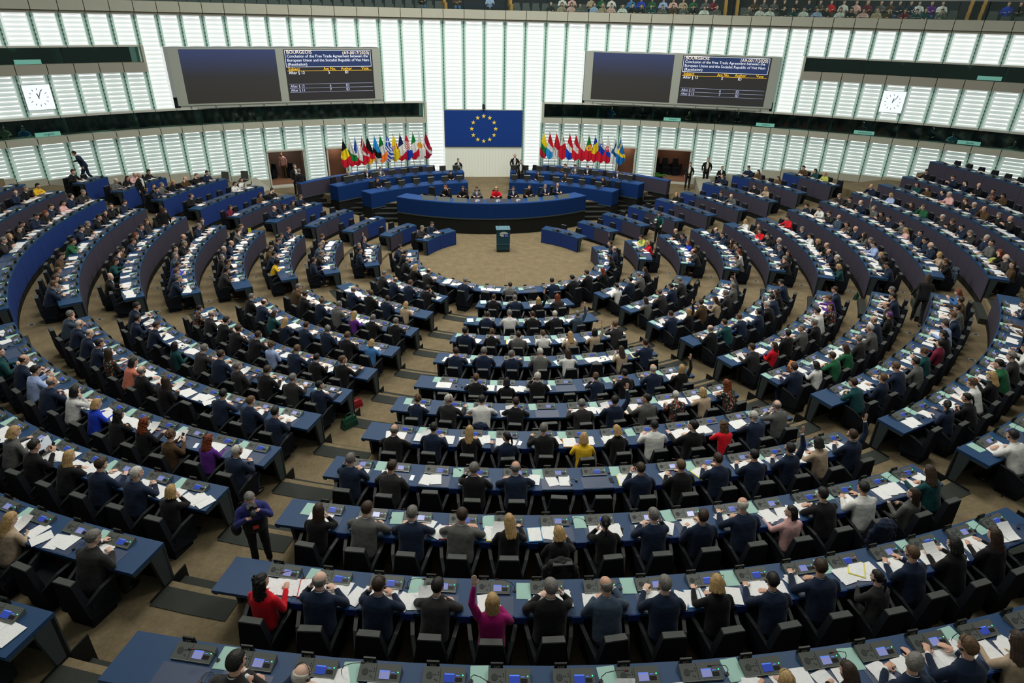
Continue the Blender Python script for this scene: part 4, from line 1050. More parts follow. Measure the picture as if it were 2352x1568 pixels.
for v in range(7):
    rn = random.Random(v); mb = MB(); z = .003
    for i in range(rn.choice((2, 3, 3))):
        q = Matrix.Translation((rn.uniform(-.03, .03)+(i % 2)*rn.choice((0, .2)), rn.uniform(-.03, .03), z)) @ Matrix.Rotation(rn.uniform(-.25, .25), 4, 'Z')
        mb.box(-.105, .105, -.148, .148, 0, .003, 'paper', q); z += .0035
    docs.append(mb.mesh('papers'))
rn = random.Random(3); mb = MB()    # a sheet held up, bent
for i in range(6):
    y0, y1 = -.15+.05*i, -.1+.05*i; z0, z1 = .02+.1*(i/6)**2, .02+.1*((i+1)/6)**2
    mb.add([(-.105, y0, z0), (.105, y0, z0+.02), (.105, y1, z1+.02), (-.105, y1, z1)], [(0, 1, 2, 3)], 'paper', True)
mb.box(-.25, -.04, -.15, .14, .003, .01, 'paper'); docs.append(mb.mesh('papers'))
mic_b = MB().cyl((0, 0, 0), .028, .024, .012, 'mic_black', 14).mesh('mic_foot')
mic_s = [MB().tube([(0, 0, .01), (0, .0, .08), (s*.04, -.02, .16), (s*.13, -.06, .21), (s*.22, -.1, .225)], .0045, 'mic_black', 5).mesh('gooseneck') for s in (-1, 1)]
mic_h = [MB().tube([(s*.22, -.1, .225), (s*.255, -.115, .226)], .011, 'mic_black', 8).tube([(s*.213, -.097, .224), (s*.22, -.1, .225)], .0112, 'mic_ring', 8).mesh('mic_head') for s in (-1, 1)]
hp = MB()
hp.tube([(.085*math.cos(a), .0, .02+.0*a) for a in (0,)]+[(.08*math.cos(PI*i/8), .1*math.sin(PI*i/8), .02) for i in range(1, 9)], .005, 'headset', 5)
hp.cyl((.08, 0, 0), .024, .024, .03, 'headset', 12).cyl((-.08, 0, 0), .024, .024, .03, 'headset', 12)
hp_me = hp.mesh('headphones')
ph_me = {c: MB().box(-.037, .037, -.075, .075, 0, .009, c).mesh('phone') for c in ('phone_black', 'phone_lilac', 'phone_white')}
fld_me = {c: MB().box(-.12, .12, -.16, .16, 0, .012, c).box(-.105, .105, -.148, .148, .012, .016, 'paper').mesh('folder') for c in ('folder_red', 'folder_yellow', 'folder_orange', 'folder_teal', 'book_blue')}

# ------------------------------------------------------------------ people
def remesh(mb, name, vox, ratio, smooth=2, mats=('skin',)):
    me = mb.mesh(name); o = bpy.data.objects.new('tmp', me); COL.objects.link(o)
    a = o.modifiers.new('r', 'REMESH'); a.mode = 'VOXEL'; a.voxel_size = vox; a.use_smooth_shade = True
    if smooth: s = o.modifiers.new('s', 'SMOOTH'); s.iterations = smooth; s.factor = .5
    if ratio < 1: d = o.modifiers.new('d', 'DECIMATE'); d.ratio = ratio
    dg = bpy.context.evaluated_depsgraph_get(); out = bpy.data.meshes.new_from_object(o.evaluated_get(dg)); out.name = name
    bpy.data.objects.remove(o); out.materials.clear()
    for m in mats: out.materials.append(M[m])
    out.polygons.foreach_set('use_smooth', [True]*len(out.polygons)); out.polygons.foreach_set('material_index', [0]*len(out.polygons))
    return out
def low(me, ratio):
    o = bpy.data.objects.new('tmp', me); COL.objects.link(o); d = o.modifiers.new('d', 'DECIMATE'); d.ratio = ratio
    dg = bpy.context.evaluated_depsgraph_get(); out = bpy.data.meshes.new_from_object(o.evaluated_get(dg)); bpy.data.objects.remove(o); out.name = me.name+'_far'
    return out
def head_shapes(mb, T, female=False):
    def E(c, r, n=14, k=10): mb.ell(T @ Vector(c), (1, 1, 1), 'skin', n, k, T.to_3x3().to_4x4() @ Matrix.Diagonal((*r, 1)))
    E((0, -.012, .025), (.074, .094, .092)); E((0, .03, -.04), (.06, .062, .072)); E((0, .062, -.092), (.026, .024, .022))
    E((0, .078, .028), (.045, .014, .012), 10, 6); E((0, .1, -.025), (.013, .016, .013), 8, 6)
    mb.cap(T @ Vector((0, .086, .01)), .009, T @ Vector((0, .105, -.02)), .011, 'skin', 8)
    for s in (-1, 1):
        E((s*.076, -.005, -.012), (.009, .019, .03), 8, 6); E((s*.036, .068, -.03), (.022, .018, .018), 8, 6)
    E((0, .083, -.062), (.024, .012, .009), 8, 6)
def face_bits(T):
    mb = MB()
    for s in (-1, 1):
        mb.ell(T @ Vector((s*.031, .0795, .004)), (.0125, .0115, .009), 'eye_white', 8, 6); mb.ell(T @ Vector((s*.03, .0885, .003)), (.0058, .004, .0058), 'eye_dark', 6, 5)
    mb.tube([T @ Vector((-.021, .088, -.063)), T @ Vector((0, .0955, -.062)), T @ Vector((.021, .088, -.063))], [.003, .0045, .003], 'lip', 5)
    return mb
def hand_shapes(mb, w, d, nrm, side, curl=.5):
    """w wrist point, d direction of the fingers, nrm back of the hand, side +1 right hand"""
    d = Vector(d).normalized(); nrm = Vector(nrm); nrm = (nrm-d*nrm.dot(d)).normalized(); x = d.cross(nrm)*side
    P = lambda a, b, c: Vector(w)+x*a+d*b+nrm*c
    B = Matrix((x, d, nrm)).transposed().to_4x4()
    mb.ell(P(0, .045, 0), (1, 1, 1), 'skin', 10, 8, B @ Matrix.Diagonal((.041, .052, .017, 1)))
    for a, L in ((-.03, .072), (-.01, .082), (.011, .078), (.031, .06)):
        k = P(a, .085, 0); m = k+d*L*.5*math.cos(curl*.6)-nrm*L*.5*math.sin(curl*.6); e = m+d*L*.5*math.cos(curl*1.6)-nrm*L*.5*math.sin(curl*1.6)
        mb.cap(k, .0095, m, .009, 'skin', 7); mb.cap(m, .009, e, .0078, 'skin', 7)
    a = P(-.03, .02, -.004); b = P(-.062, .052, -.012); c = P(-.06, .084, -.016)
    mb.cap(a, .013, b, .0105, 'skin', 7); mb.cap(b, .0105, c, .009, 'skin', 7)
def rotx(p, piv, a):
    p = Vector(p)-Vector(piv); return Vector(piv)+Matrix.Rotation(a, 3, 'X') @ p
def far_of(P):
    if P.far is None: P.far = (low(P.body, .07), low(P.jacket, .1), low(P.trousers, .12))
    return P.far
class Pose: pass
def make_pose(name, lean=0, headp=0, heady=0, L=None, R=None, stand=False, legs=None, hands=None, twist=0, voxel=.0085):
    """L/R = (elbow, wrist, hand direction, hand normal, curl). everything in metres, person faces +Y"""
    hz = .52 if not stand else .93
    piv = (0, 0, hz); A = lambda p: rotx(p, piv, -lean)
    z = lambda h: hz+h
    ch = A((0, .02, z(.36))); nb = A((0, .035, z(.52))); hd = A((0, .065, z(.68)))
    if twist: pass
    sh = {s: A((s*.178, .02, z(.432))) for s in (-1, 1)}
    T = Matrix.Translation(hd) @ Matrix.Rotation(-R_(heady), 4, 'Z') @ Matrix.Rotation(-R_(headp), 4, 'X')
    b = MB(); j = MB(); t = MB()
    # body (skin)
    head_shapes(b, T)
    b.cap(nb-Vector((0, 0, .04)), .056, T @ Vector((0, -.02, -.06)), .05, 'skin', 12)
    b.cap(A((0, 0, z(.06))), .11, ch, .11, 'skin', 12, (1.1, .75, 1))
    b.cap(sh[-1], .055, sh[1], .055, 'skin', 10)
    # jacket: a lofted trunk
    prof = [(-.1, .155, .125, -.01), (-.02, .19, .15, -.01), (.08, .188, .15, .0), (.19, .18, .138, .0), (.3, .192, .132, .008), (.38, .2, .128, .01), (.45, .19, .112, .01), (.5, .135, .085, .012), (.535, .085, .068, .02), (.56, .06, .058, .03)]
    vs = []; nn = 22
    for h, rx, ry, oy in prof:
        for i in range(nn):
            a = 2*PI*i/nn; cx_ = math.copysign(abs(math.cos(a))**.85, math.cos(a)); vs.append(A((rx*cx_, oy+ry*math.sin(a), z(h))))
    L_ = len(prof)
    j.add(vs, [(i*nn+k, i*nn+(k+1) % nn, (i+1)*nn+(k+1) % nn, (i+1)*nn+k) for i in range(L_-1) for k in range(nn)]+[tuple(range(nn))[::-1], tuple(range((L_-1)*nn, L_*nn))], 'skin', True)
    j.cap(sh[-1]+Vector((.02, 0, .0)), .062, sh[1]-Vector((.02, 0, .0)), .062, 'skin', 14)
    cuffs = []
    for s, q in ((-1, L), (1, R)):
        el, wr, hdv, hn, cu = q; el = Vector(el); wr = Vector(wr)
        b.cap(sh[s], .045, el, .036, 'skin', 9); b.cap(el, .036, wr, .024, 'skin', 9); hand_shapes(b, wr, hdv, hn, s, cu)
        j.cap(sh[s], .064, el, .054, 'skin', 12); wc = el.lerp(wr, .9); j.cap(el, .053, wc, .037, 'skin', 12)
        cuffs.append((el, wr))
    # legs
    if legs is None:
        legs = {s: ((s*.1, .02, .5), (s*.14, .40, .5), (s*.13, .34, .09), (s*.14, .46, .045)) for s in (-1, 1)} if not stand else {s: ((s*.095, 0, .9), (s*.1, .02, .5), (s*.11, 0, .1), (s*.13, .13, .04)) for s in (-1, 1)}
    for s in (-1, 1):
        h, kn, an, to = [Vector(p) for p in legs[s]]
        b.cap(h, .075, kn, .05, 'skin', 9); b.cap(kn, .05, an, .035, 'skin', 9)
        t.cap(h, .098, kn, .07, 'skin', 12); t.cap(kn, .068, an.lerp(kn, .04), .055, 'skin', 12)
        b.cap(an-Vector((0, 0, .03)), .034, to, .028, 'skin', 8)
    t.cap((-.07, 0, hz+.0), .11, (.07, 0, hz+.0), .11, 'skin', 12)
    P = Pose(); P.T = T; P.name = name
    P.body = remesh(b, 'person', voxel, .33, 1, ('skin', 'eye_white', 'eye_dark', 'lip'))
    fb = face_bits(T); me = P.body; bm = bmesh.new(); bm.from_mesh(me); f = fb.mesh('face'); f.update()
    n0 = len(bm.faces); bm.from_mesh(f); bm.faces.ensure_lookup_table()
    for i in range(n0, len(bm.faces)): bm.faces[i].material_index = 1+fb.mats.index(fb.mats[fb.mi[i-n0]])
    bm.to_mesh(me); bm.free()
    # cloth with folds
    def folds(me, amp, sc, seed):
        for v in me.vertices:
            p = v.co; q = noise.noise(Vector((p.x*sc, p.y*sc, p.z*sc*.7+seed)))*amp+noise.noise(Vector((p.x*26, p.y*26, p.z*9+seed)))*amp*.35
            v.co = p+v.normal*q
    P.jacket = remesh(j, 'jacket', .0125, .45, 4, ('cloth_black',)); folds(P.jacket, .008, 9, len(name))
    P.trousers = remesh(t, 'trousers', .016, .45, 3, ('cloth_black',)); folds(P.trousers, .01, 10, 3)
    # shoes
    s_ = MB()
    for s in (-1, 1):
        an, to = Vector(legs[s][2]), Vector(legs[s][3]); m_ = an.lerp(to, .55); m_.z = .045
        d = (to-an); a = math.atan2(-d.x, d.y)
        s_.ell(m_, (.045, .125, .045), 'shoe', 12, 8, Matrix.Rotation(a, 4, 'Z'))
    P.shoes = s_.mesh('shoes')
    # shirt: collar ring and cuffs
    c = MB(); ring = []
    n = 16; up = (T @ Vector((0, -.02, -.06))-nb).normalized()
    ax = Vector((1, 0, 0)); ay = up.cross(ax).normalized()
    for zz, r in ((.0, .069), (.035, .062)):
        for i in range(n):
            a = 2*PI*i/n; ring.append(nb+up*zz+ax*r*math.cos(a)+ay*r*1.05*math.sin(a)-Vector((0, 0, .0)))
    c.add(ring, [(i, (i+1) % n, n+(i+1) % n, n+i) for i in range(n)], 'shirt_white', True)
    P.shirt = c.mesh('shirt_collar'); P.cuffs = []
    for el, wr in cuffs:
        P.cuffs.append(MB().cap(el.lerp(wr, .88), .03, el.lerp(wr, .96), .031, 'shirt_white', 12).mesh('cuff'))
    # bib of a shirt seen between the lapels
    bb = MB(); vs = []
    for zz, hw in ((z(.53), .05), (z(.44), .05), (z(.3), .03), (z(.2), .004)):
        for s in (-1, 0, 1):
            yy = .142 if zz < z(.5) else .1
            vs.append(A((s*hw, yy-(.008 if s else 0)+(.0), zz)))
    bb.add(vs, [(3*i+j_, 3*i+j_+1, 3*i+j_+4, 3*i+j_+3) for i in range(3) for j_ in range(2)], 'shirt_white', True)
    P.bib = bb.mesh('shirt_front')
    P.far = None
    far_of(P)
    return P
tL = lambda x, y, z: (x, y, z)
D = .775   # desk top height over the floor, hands rest on it
POSES = {}
down = (0, 0, 1)
POSES['read'] = make_pose('read', .22, 24, 4, ((-.265, .17, .775), (-.15, .40, D+.03), (.6, .7, 0), down, .35), ((.265, .17, .775), (.17, .42, D+.03), (-.55, .8, 0), down, .35))
POSES['write'] = make_pose('write', .27, 30, -14, ((-.26, .16, .775), (-.08, .36, D+.03), (1, .25, 0), down, .5), ((.28, .22, .785), (.2, .47, D+.035), (-.3, .9, -.1), (.2, 0, 1), .9))
POSES['cheek'] = make_pose('cheek', .24, 16, 12, ((-.235, .30, D+.04), (-.13, .25, 1.02), (.3, -.1, .9), (-.8, .3, .2), .5), ((.265, .2, .775), (.1, .40, D+.03), (-.8, .5, 0), down, .4))
POSES['up'] = make_pose('up', .12, 2, 8, ((-.26, .16, .775), (-.1, .38, D+.03), (.8, .5, 0), down, .4), ((.28, .10, 1.18), (.25, .17, 1.44), (0, .05, 1), (0, -1, 0), .12))
POSES['back'] = make_pose('back', .02, 8, -22, ((-.265, .08, .72), (-.16, .34, D+.03), (.4, .8, 0), down, .4), ((.265, .08, .72), (.12, .32, .76), (-.8, .5, 0), down, .7))
POSES['turn'] = make_pose('turn', .14, 6, 52, ((-.26, .12, .76), (-.08, .36, D+.03), (.9, .4, 0), down, .4), ((.28, .18, .78), (.3, .45, D+.03), (-.1, 1, 0), down, .3))
POSES['hold'] = make_pose('hold', .18, 26, 0, ((-.255, .17, .79), (-.09, .38, .92), (.25, .5, .6), (-.7, 0, .5), 1.0), ((.255, .17, .79), (.09, .38, .92), (-.25, .5, .6), (.7, 0, .5), 1.0))
POSES['cross'] = make_pose('cross', .32, 20, -6, ((-.285, .26, .785), (.04, .40, D+.035), (.9, .1, 0), down, .3), ((.285, .26, .785), (-.03, .34, D+.05), (-.9, .1, 0), down, .3))
ST = dict(stand=True)
POSES['usher'] = make_pose('usher', 0, 4, -8, ((-.27, -.02, 1.17), (-.25, .06, .93), (0, .1, -1), (-1, 0, 0), .5), ((.27, -.02, 1.17), (.25, .06, .93), (0, .1, -1), (1, 0, 0), .5), **ST)
POSES['photo'] = make_pose('photo', .16, 22, 0, ((-.25, .2, 1.2), (-.09, .3, 1.44), (.5, .5, .5), (-.7, 0, .4), 1.1), ((.27, .18, 1.16), (.1, .34, 1.36), (-.7, .5, .2), (.5, -.3, -.6), 1.0), **ST)
POSES['walk'] = make_pose('walk', .34, 24, 10, ((-.3, -.1, 1.2), (-.36, -.05, .97), (0, .2, -1), (-1, 0, 0), .5), ((.27, .22, 1.16), (.16, .46, 1.13), (-.2, 1, 0), down, .6),
    legs={-1: ((-.095, 0, .9), (-.1, .16, .5), (-.1, .1, .1), (-.1, .23, .04)), 1: ((.095, 0, .9), (.1, -.06, .5), (.1, -.36, .14), (.1, -.28, .04))}, **ST)
POSES['lensman'] = make_pose('lensman', .1, 24, -15, ((-.3, .16, 1.22), (-.36, .42, 1.14), (-.1, 1, -.3), down, .8), ((.28, .06, 1.18), (.1, .27, 1.16), (-.7, .5, .1), (.3, -.2, -1), 1.0), **ST)

# hair, in head coordinates
def hair_mesh(style, seed=0):
    rnd = random.Random(hash(style) % 99+seed); mb = MB()
    def shell(rx, ry, rz, c=(0, -.014, .03), n=28, k=20, front=.03, low_=-.045, amp=.003, ring=False, sideb=0):
        def fn(q, v):
            x, y, z = v; t = 1.0
            face = max(0, min(1, (y-.02)*6)); zc = .6-.3*abs(x)
            if y > .02 and z < zc: t = 1-.26*face
            lowz = -.9+.95*max(0, y+.35) if y > -.35 else -.9
            if z < lowz: t = min(t, .72)
            if abs(x) > .6 and z < -.05 and y > -.3: t = min(t, .86)
            if ring and z > .33-.1*y: t = min(t, .86)
            if ring and y > .35: t = min(t, .8)
            t *= 1+noise.noise(Vector((x*5+seed*3, y*5, z*5)))*amp*12
            return Vector((q.x*t, q.y*t, q.z*t))
        mb.ell(c, (rx, ry, rz), 'hair_brown', n, k, None, fn)
    if style == 'short': shell(.085, .108, .106, (0, -.015, .024), amp=.004)
    elif style == 'bald': shell(.082, .103, .1, (0, -.016, .016), ring=True, amp=.003)
    elif style == 'curls':
        shell(.09, .112, .108, amp=.006)
        for i in range(60):
            a = rnd.uniform(0, 2*PI); e = rnd.uniform(-.3, 1.3); p = Vector((math.cos(a)*math.cos(e)*.088, -.02+math.sin(a)*math.cos(e)*.105, .03+math.sin(e)*.1))
            if p.y > .05 and p.z < .07: continue
            mb.ell(p, (.02, .02, .02), 'hair_brown', 7, 5)
    elif style == 'afro': shell(.135, .14, .14, (0, -.03, .045), amp=.004)
    else:
        shell(.086, .108, .102, amp=.004)
        if style in ('bob', 'long', 'curly'):
            L = {'bob': -.115, 'long': -.27, 'curly': -.24}[style]
            w = {'bob': .088, 'long': .085, 'curly': .1}[style]
            n = 9; 
            for i in range(n):
                a = PI*(1.02+.96*(i/(n-1)))-PI*0   # behind, from ear to ear
                x = math.cos(a)*w; y = -.02+math.sin(a)*.085
                seg = 5; prev = Vector((x*.9, y*.9, .05)); 
                for k in range(1, seg+1):
                    q = k/seg; zz = .05+(L-.05)*q
                    wob = noise.noise(Vector((i*1.7, k*.9, seed)))*(.03 if style == 'curly' else .012)
                    p = Vector((x*(1+.12*q)+wob, y*(1.0+.05*q)-.015*q, zz)); mb.cap(prev, .021*(1-.25*(q-.2)), p, .021*(1-.3*q), 'hair_brown', 7); prev = p
            if style == 'curly':
                for i in range(50):
                    a = PI*rnd.uniform(1, 2); zz = rnd.uniform(L, .08); mb.ell((math.cos(a)*w*1.15, -.02+math.sin(a)*.1, zz), (.02, .02, .024), 'hair_brown', 7, 5)
        if style == 'tail':
            mb.ell((0, -.125, .03), (.028, .03, .03), 'hair_brown', 10, 7)
            mb.cap((0, -.13, .02), .024, (0.01, -.145, -.1), .022, 'hair_brown', 9); mb.cap((0.01, -.145, -.1), .022, (.0, -.125, -.2), .01, 'hair_brown', 9)
    me = remesh(mb, 'hair', .0075, .5, 1, ('hair_brown',))
    amp = dict(short=.003, bald=.002, curls=.007, afro=.01, curly=.008).get(style, .004)
    for v in me.vertices:
        p = v.co; zs = 14 if style in ('long', 'bob', 'tail', 'short') else 45
        v.co = p+v.normal*noise.noise(Vector((p.x*75, p.y*75, p.z*zs)))*amp
    return me
HM = {s: hair_mesh(s) for s in ('short', 'bald', 'curls', 'afro', 'bob', 'long', 'curly', 'tail')}
hsb = MB(); hsb.tube([(.084*math.cos(a), -.005, .02+.112*math.sin(a)) for a in [PI*i/12 for i in range(13)]], .0042, 'headset', 5)
hsb.cyl((.076, -.005, -.015), .021, .019, .016, 'headset', 12, 'x').cyl((-.092, -.005, -.015), .019, .021, .016, 'headset', 12, 'x')
HS = hsb.mesh('headset')
hm = MB(); hm.tube([(.08, .0, -.02), (.07, .06, -.05), (.04, .1, -.06)], .003, 'headset', 4)
FARH = {s: low(m, .12) for s, m in HM.items()}
HSFAR = None
print('people meshes', round(time.time()-T0, 1))
def person(mtx, pose, cl, hr, label, grp, bulk=None, female=False, headset=None, skin='skin', suit=None, trous=None, shirt=None, cat='person', open_front=False):
    P = POSES[pose]; style, hc, _ = HAIR[hr]
    rnd = random.Random(str(label)+str(mtx.translation.x))
    if hr == 'b' and rnd.random() < .3: hc = 'light'
    if hr == 'B' and rnd.random() < .4: hc = rnd.choice(('brown', 'white'))
    if hr == 'K' and cl == 'm': hc = 'brown'
    jm = M['cloth_'+CLOTH[cl][1].replace(' ', '_')]
    tm = M['cloth_'+(trous or ('navy' if cl == 'n' else 'grey' if cl == 'g' else 'charcoal' if cl in 'dcu' else 'black'))]
    if shirt is None: shirt = (cl in 'nkdgs' and not female)
    if bulk is not None:
        b, j, t = far_of(P)
        bulk.add(b, mtx, [M[skin], M['eye_white'], M['eye_dark'], M['lip']]); bulk.add(j, mtx, [jm]); bulk.add(t, mtx, [tm])
        bulk.add(FARH[style], mtx @ P.T, [M['hair_'+hc]])
        if shirt: bulk.add(P.shirt, mtx)
        bulk.count += 1; return None
    o = obj('person', P.body); o.matrix_world = mtx; setm(o, skin, 'eye_white', 'eye_dark', 'lip'); tag(o, label, cat, grp)
    x = obj('jacket' if cl in 'nkdgsubrmpocz' else 'top', P.jacket, o, m=jm)
    obj('trousers', P.trousers, o, m=tm); obj('shoes', P.shoes, o)
    h = obj('hair', HM[style], o, m='hair_'+hc); h.matrix_local = P.T
    if shirt:
        obj('shirt_collar', P.shirt, o); obj('shirt_front', P.bib, o)
        if (mtx.translation-CAM).length < 17:
            for c_ in P.cuffs: obj('cuff', c_, o)
    if headset if headset is not None else rnd.random() < .55:
        h = obj('headset', HS, o); h.matrix_local = P.T
    return o

# ------------------------------------------------------------------ fill the rows
def seat_matrix(k, az, r, z): return Matrix.Translation(pol(r, az, z)) @ Matrix.Rotation(frame_rz(az), 4, 'Z')
seats = []
for k, s, a0, a1, s0, sp, items in exec_rows:
    n = len(items)
    for i, it in enumerate(items):
        az = s0+sp*i
        # seat number as one walks along the row from the left of the picture
        left_first = s in ('WL', 'WR')
        num = i if left_first else n-1-i
        pc = pol(RK[k]+.3, az, ZK[k]+.2)
        if not in_frame(pc, 70) and not in_frame(pol(RK[k]+.9, az, ZK[k]), 40): continue
        d = (Vector(pc)-CAM).length
        seats.append(dict(k=k, s=s, az=az, it=it, num=num, n=n, d=d, i=i))
seats.sort(key=lambda q: q['d'])
print('seats', len(seats), 'people', sum(q['it'] != '-' for q in seats))
nch = nco = npe = npa = nma = 0
LPE, LCH = 236, 258
B_ch, B_co, B_pe, B_pa, B_ma = Bulk(), Bulk(), Bulk(), Bulk(), Bulk()
B_fo = Bulk(); nfo = 0; nmic = 0
LIM = 300
FEM = 'dDLKRCAVPQS'
def where(q):
    return f"{ORD[q['num']]} seat from the left, row {NUM[q['k']]}, {BLOCK[q['s']]}"
for q in seats:
    k, s, az, it = q['k'], q['s'], q['az'], q['it']; r, z = RK[k], ZK[k]; fz = FL[k]; rnd = random.Random(k*1000+int(az*10))
    wh = where(q); occ = it != '-'
    code = ''; off = 0
    if occ:
        j = max(it.rfind('+'), it.rfind('-')); code = it[:j]; off = int(it[j:])/100
    # chair
    cm = seat_matrix(k, az, r+.93+(min(0.1, max(-.05, off*.5)) if occ else rnd.uniform(-.24, -.08)), fz) @ Matrix.Rotation(rnd.uniform(-.12, .12) if not occ or rnd.random() < .4 else 0, 4, 'Z')
    if nch < LCH:
        place_chair(cm, f'black chair with grey cap, {wh}', 'black member chairs'); nch += 1
    else: place_chair(cm, None, None, B_ch)
    # console
    m = seat_matrix(k, az, r, z+.001)
    wing = s in ('WL', 'WR')
    red = rnd.random() < .1; pale = rnd.random() < .4
    if nco < LIM:
        t = obj('desk_console', co_body); t.matrix_world = m; tag(t, f'grey desk console, {wh}', 'console', 'grey desk consoles'); nco += 1
        for n_, me in co_parts:
            if n_ in ('panel_joint', 'buttons') and q['d'] > 16: continue
            me = co_disp2 if (n_ == 'display' and pale) else co_led2 if (n_ == 'status_lamp' and red) else me
            obj(n_, me, t)
        npl = obj('nameplate', np_me, t)
        if s == 'C' and k >= 9:
            base = {12: 653, 11: 567, 10: 483, 9: 405}[k]
            l = obj('seat_number', text_mesh(str(base+q['i']+(0 if k != 11 else 0)), .05, 'number_white'), npl); l.location = (-.14, -.064, .058); l.rotation_euler = (R_(80), 0, 0)
    else:
        B_co.add(co_body, m); B_co.add(np_me, m); B_co.add(co_parts[2][1], m); B_co.add(co_parts[0][1], m); B_co.add(co_parts[3][1], m)
    # mat
    if nma < LIM: o = obj('desk_mat', mat_me); o.matrix_world = m; tag(o, f'dark translucent writing mat, {wh}', 'mat', 'writing mats'); nma += 1
    else: B_ma.add(mat_me, m)
    # folder and microphone on every other seat
    if not wing and q['i'] % 2 == 0:
        fm = m @ Matrix.Translation((-.345+rnd.uniform(-.02, .02), -.17+rnd.uniform(-.04, .02), 0)) @ Matrix.Rotation(rnd.uniform(-.12, .1), 4, 'Z')
        if nfo < LIM: o = obj('mint_folder', fold_me); o.matrix_world = fm; tag(o, f'pale mint paper beside the console, {wh}', 'paper', 'mint papers beside the consoles'); nfo += 1
    if q['i'] % 2 == 1 and q['d'] < 24:
        sd = rnd.choice((0, 1)); o = obj('desk_microphone', mic_b); o.matrix_world = m @ Matrix.Translation((.3, -.2, 0)) @ Matrix.Rotation(rnd.uniform(-.5, .5), 4, 'Z')
        tag(o, f'black gooseneck microphone, {wh}', 'microphone', 'gooseneck microphones'); obj('gooseneck', mic_s[sd], o); obj('mic_head', mic_h[sd], o)
    # papers
    def papers(px, py, v, a=0, ex=''):
        global npa
        pm = m @ Matrix.Translation((px, py, .003)) @ Matrix.Rotation(a, 4, 'Z')
        if npa < LIM: o = obj('papers', docs[v]); o.matrix_world = pm; tag(o, f"white papers {ex or ('before the person' if occ else 'on the mat')}, {wh}", 'papers', 'white papers on the desks'); npa += 1
        else: B_pa.add(docs[v], pm)
    if occ or (not wing and rnd.random() < .6) or (wing and rnd.random() < .12):
        papers(rnd.uniform(-.2, -.04), rnd.uniform(-.46, -.4), rnd.randrange(8), rnd.uniform(-.2, .2))
        if rnd.random() < .45 and not wing: papers(rnd.uniform(.1, .24), rnd.uniform(-.46, -.36), rnd.randrange(7), rnd.uniform(-.4, .4), 'at the right hand')
    x = rnd.random()
    if q['d'] < 22:
        if x < .22:
            c = rnd.choice(('phone_black', 'phone_black', 'phone_lilac', 'phone_white')); o = obj('mobile_phone', ph_me[c]); o.matrix_world = m @ Matrix.Translation((rnd.uniform(.24, .34), rnd.uniform(-.5, -.36), .0)) @ Matrix.Rotation(rnd.uniform(-.4, .4), 4, 'Z')
            tag(o, f"{c.split('_')[1]} mobile phone on the desk, {wh}", 'phone', 'phones on the desks')
        elif x < .32 and occ:
            c = rnd.choice(list(fld_me)); o = obj('folder', fld_me[c]); o.matrix_world = m @ Matrix.Translation((-.25, -.46, .0)) @ Matrix.Rotation(rnd.uniform(-.4, .4), 4, 'Z')
            tag(o, f"{c.split('_')[1]} folder under papers, {wh}", 'folder', 'coloured folders on the desks')
        if not occ and s not in ('WL', 'WR') and rnd.random() < .6:
            o = obj('headphones', hp_me); o.matrix_world = m @ Matrix.Translation((.33, -.45, .002)) @ Matrix.Rotation(rnd.uniform(-1, 1), 4, 'Z'); tag(o, f'black headphones lying on the desk, {wh}', 'headphones', 'headphones on the desks')
    if occ:
        cl, hr = code[0], code[1]; ex = code[2:]
        hold_m = None
        pose = 'up' if 'h' in ex else 'cheek' if 'f' in ex else rnd.choice(('read', 'read', 'write', 'write', 'cross', 'back', 'turn', 'hold', 'read', 'cross'))
        if pose == 'hold' and k < 8 and s != 'C': pose = 'read'
        fem = hr in FEM
        sx = -1 if rnd.random() < .5 and pose != 'up' else 1
        if cl == 'm': sx = -1
        if pose == 'up' and code in ('sgh',): sx = 1
        sc = rnd.uniform(.97, 1.05)*(.95 if fem else 1.0)
        pm = seat_matrix(k, az, r+.89+max(-.12, min(.1, off)), fz) @ Matrix.Rotation(rnd.uniform(-.1, .1), 4, 'Z') @ Matrix.Diagonal((sx*sc*(rnd.uniform(.9, .98) if fem else rnd.uniform(1.03, 1.16)), sc*(1 if fem else 1.04), sc, 1))
        if pose == 'hold' and q['d'] < 22:
            o = obj('mobile_phone', ph_me[rnd.choice(('phone_black', 'phone_white'))]); o.matrix_world = pm @ Matrix.Translation((0, .455, .99)) @ Matrix.Rotation(R_(55), 4, 'X'); tag(o, f'phone held up, {wh}', 'phone', 'phones held in the hands')
        word = CLOTH[cl][1]; garment = 'jacket' if cl in 'nkdgsu' and not fem else 'top'
        if cl in 'wl' and not fem: garment = 'shirt'
        act = {'up': 'hand raised', 'cheek': 'touching face'}.get(pose)
        lab = f"{HAIR[hr][2]}, {word} {garment}"+(f", {act}" if act else '')+f"; {ORD[q['num']]} from left, row {NUM[k]}, {BLOCK[s]}"
        sk = 'skin_dark' if hr == 'A' else rnd.choice(('skin', 'skin_pale', 'skin'))
        if len(lab.split()) > 16: lab = lab.replace(' from left', '')
        tr = 'yellow' if cl == 'y' and hr == 'A' else None
        if npe < LPE:
            person(pm, pose, cl, hr, lab, 'seated members at the curved desks', None, fem, skin=sk, trous=tr); npe += 1
        else: person(pm, pose, cl, hr, lab, None, B_pe, fem, skin=sk, trous=tr)
B_ch.build('chair_rows', 'remaining black chairs in the farther rows and wings', 'chairs', 'black member chairs')
B_co.build('console_rows', 'remaining grey desk consoles in the farther rows and wings', 'consoles', 'grey desk consoles')
B_pe.build('seated_crowd', 'remaining seated members in the farther rows', 'people', 'seated members at the curved desks')
B_pa.build('paper_sheets', 'remaining white papers on the farther desks', 'papers', 'white papers on the desks')
B_ma.build('writing_mats', 'remaining dark writing mats on the farther desks', 'mats', 'writing mats')
print('bulk', B_ch.count, B_pe.count, B_pe.n, 'folders', nfo)
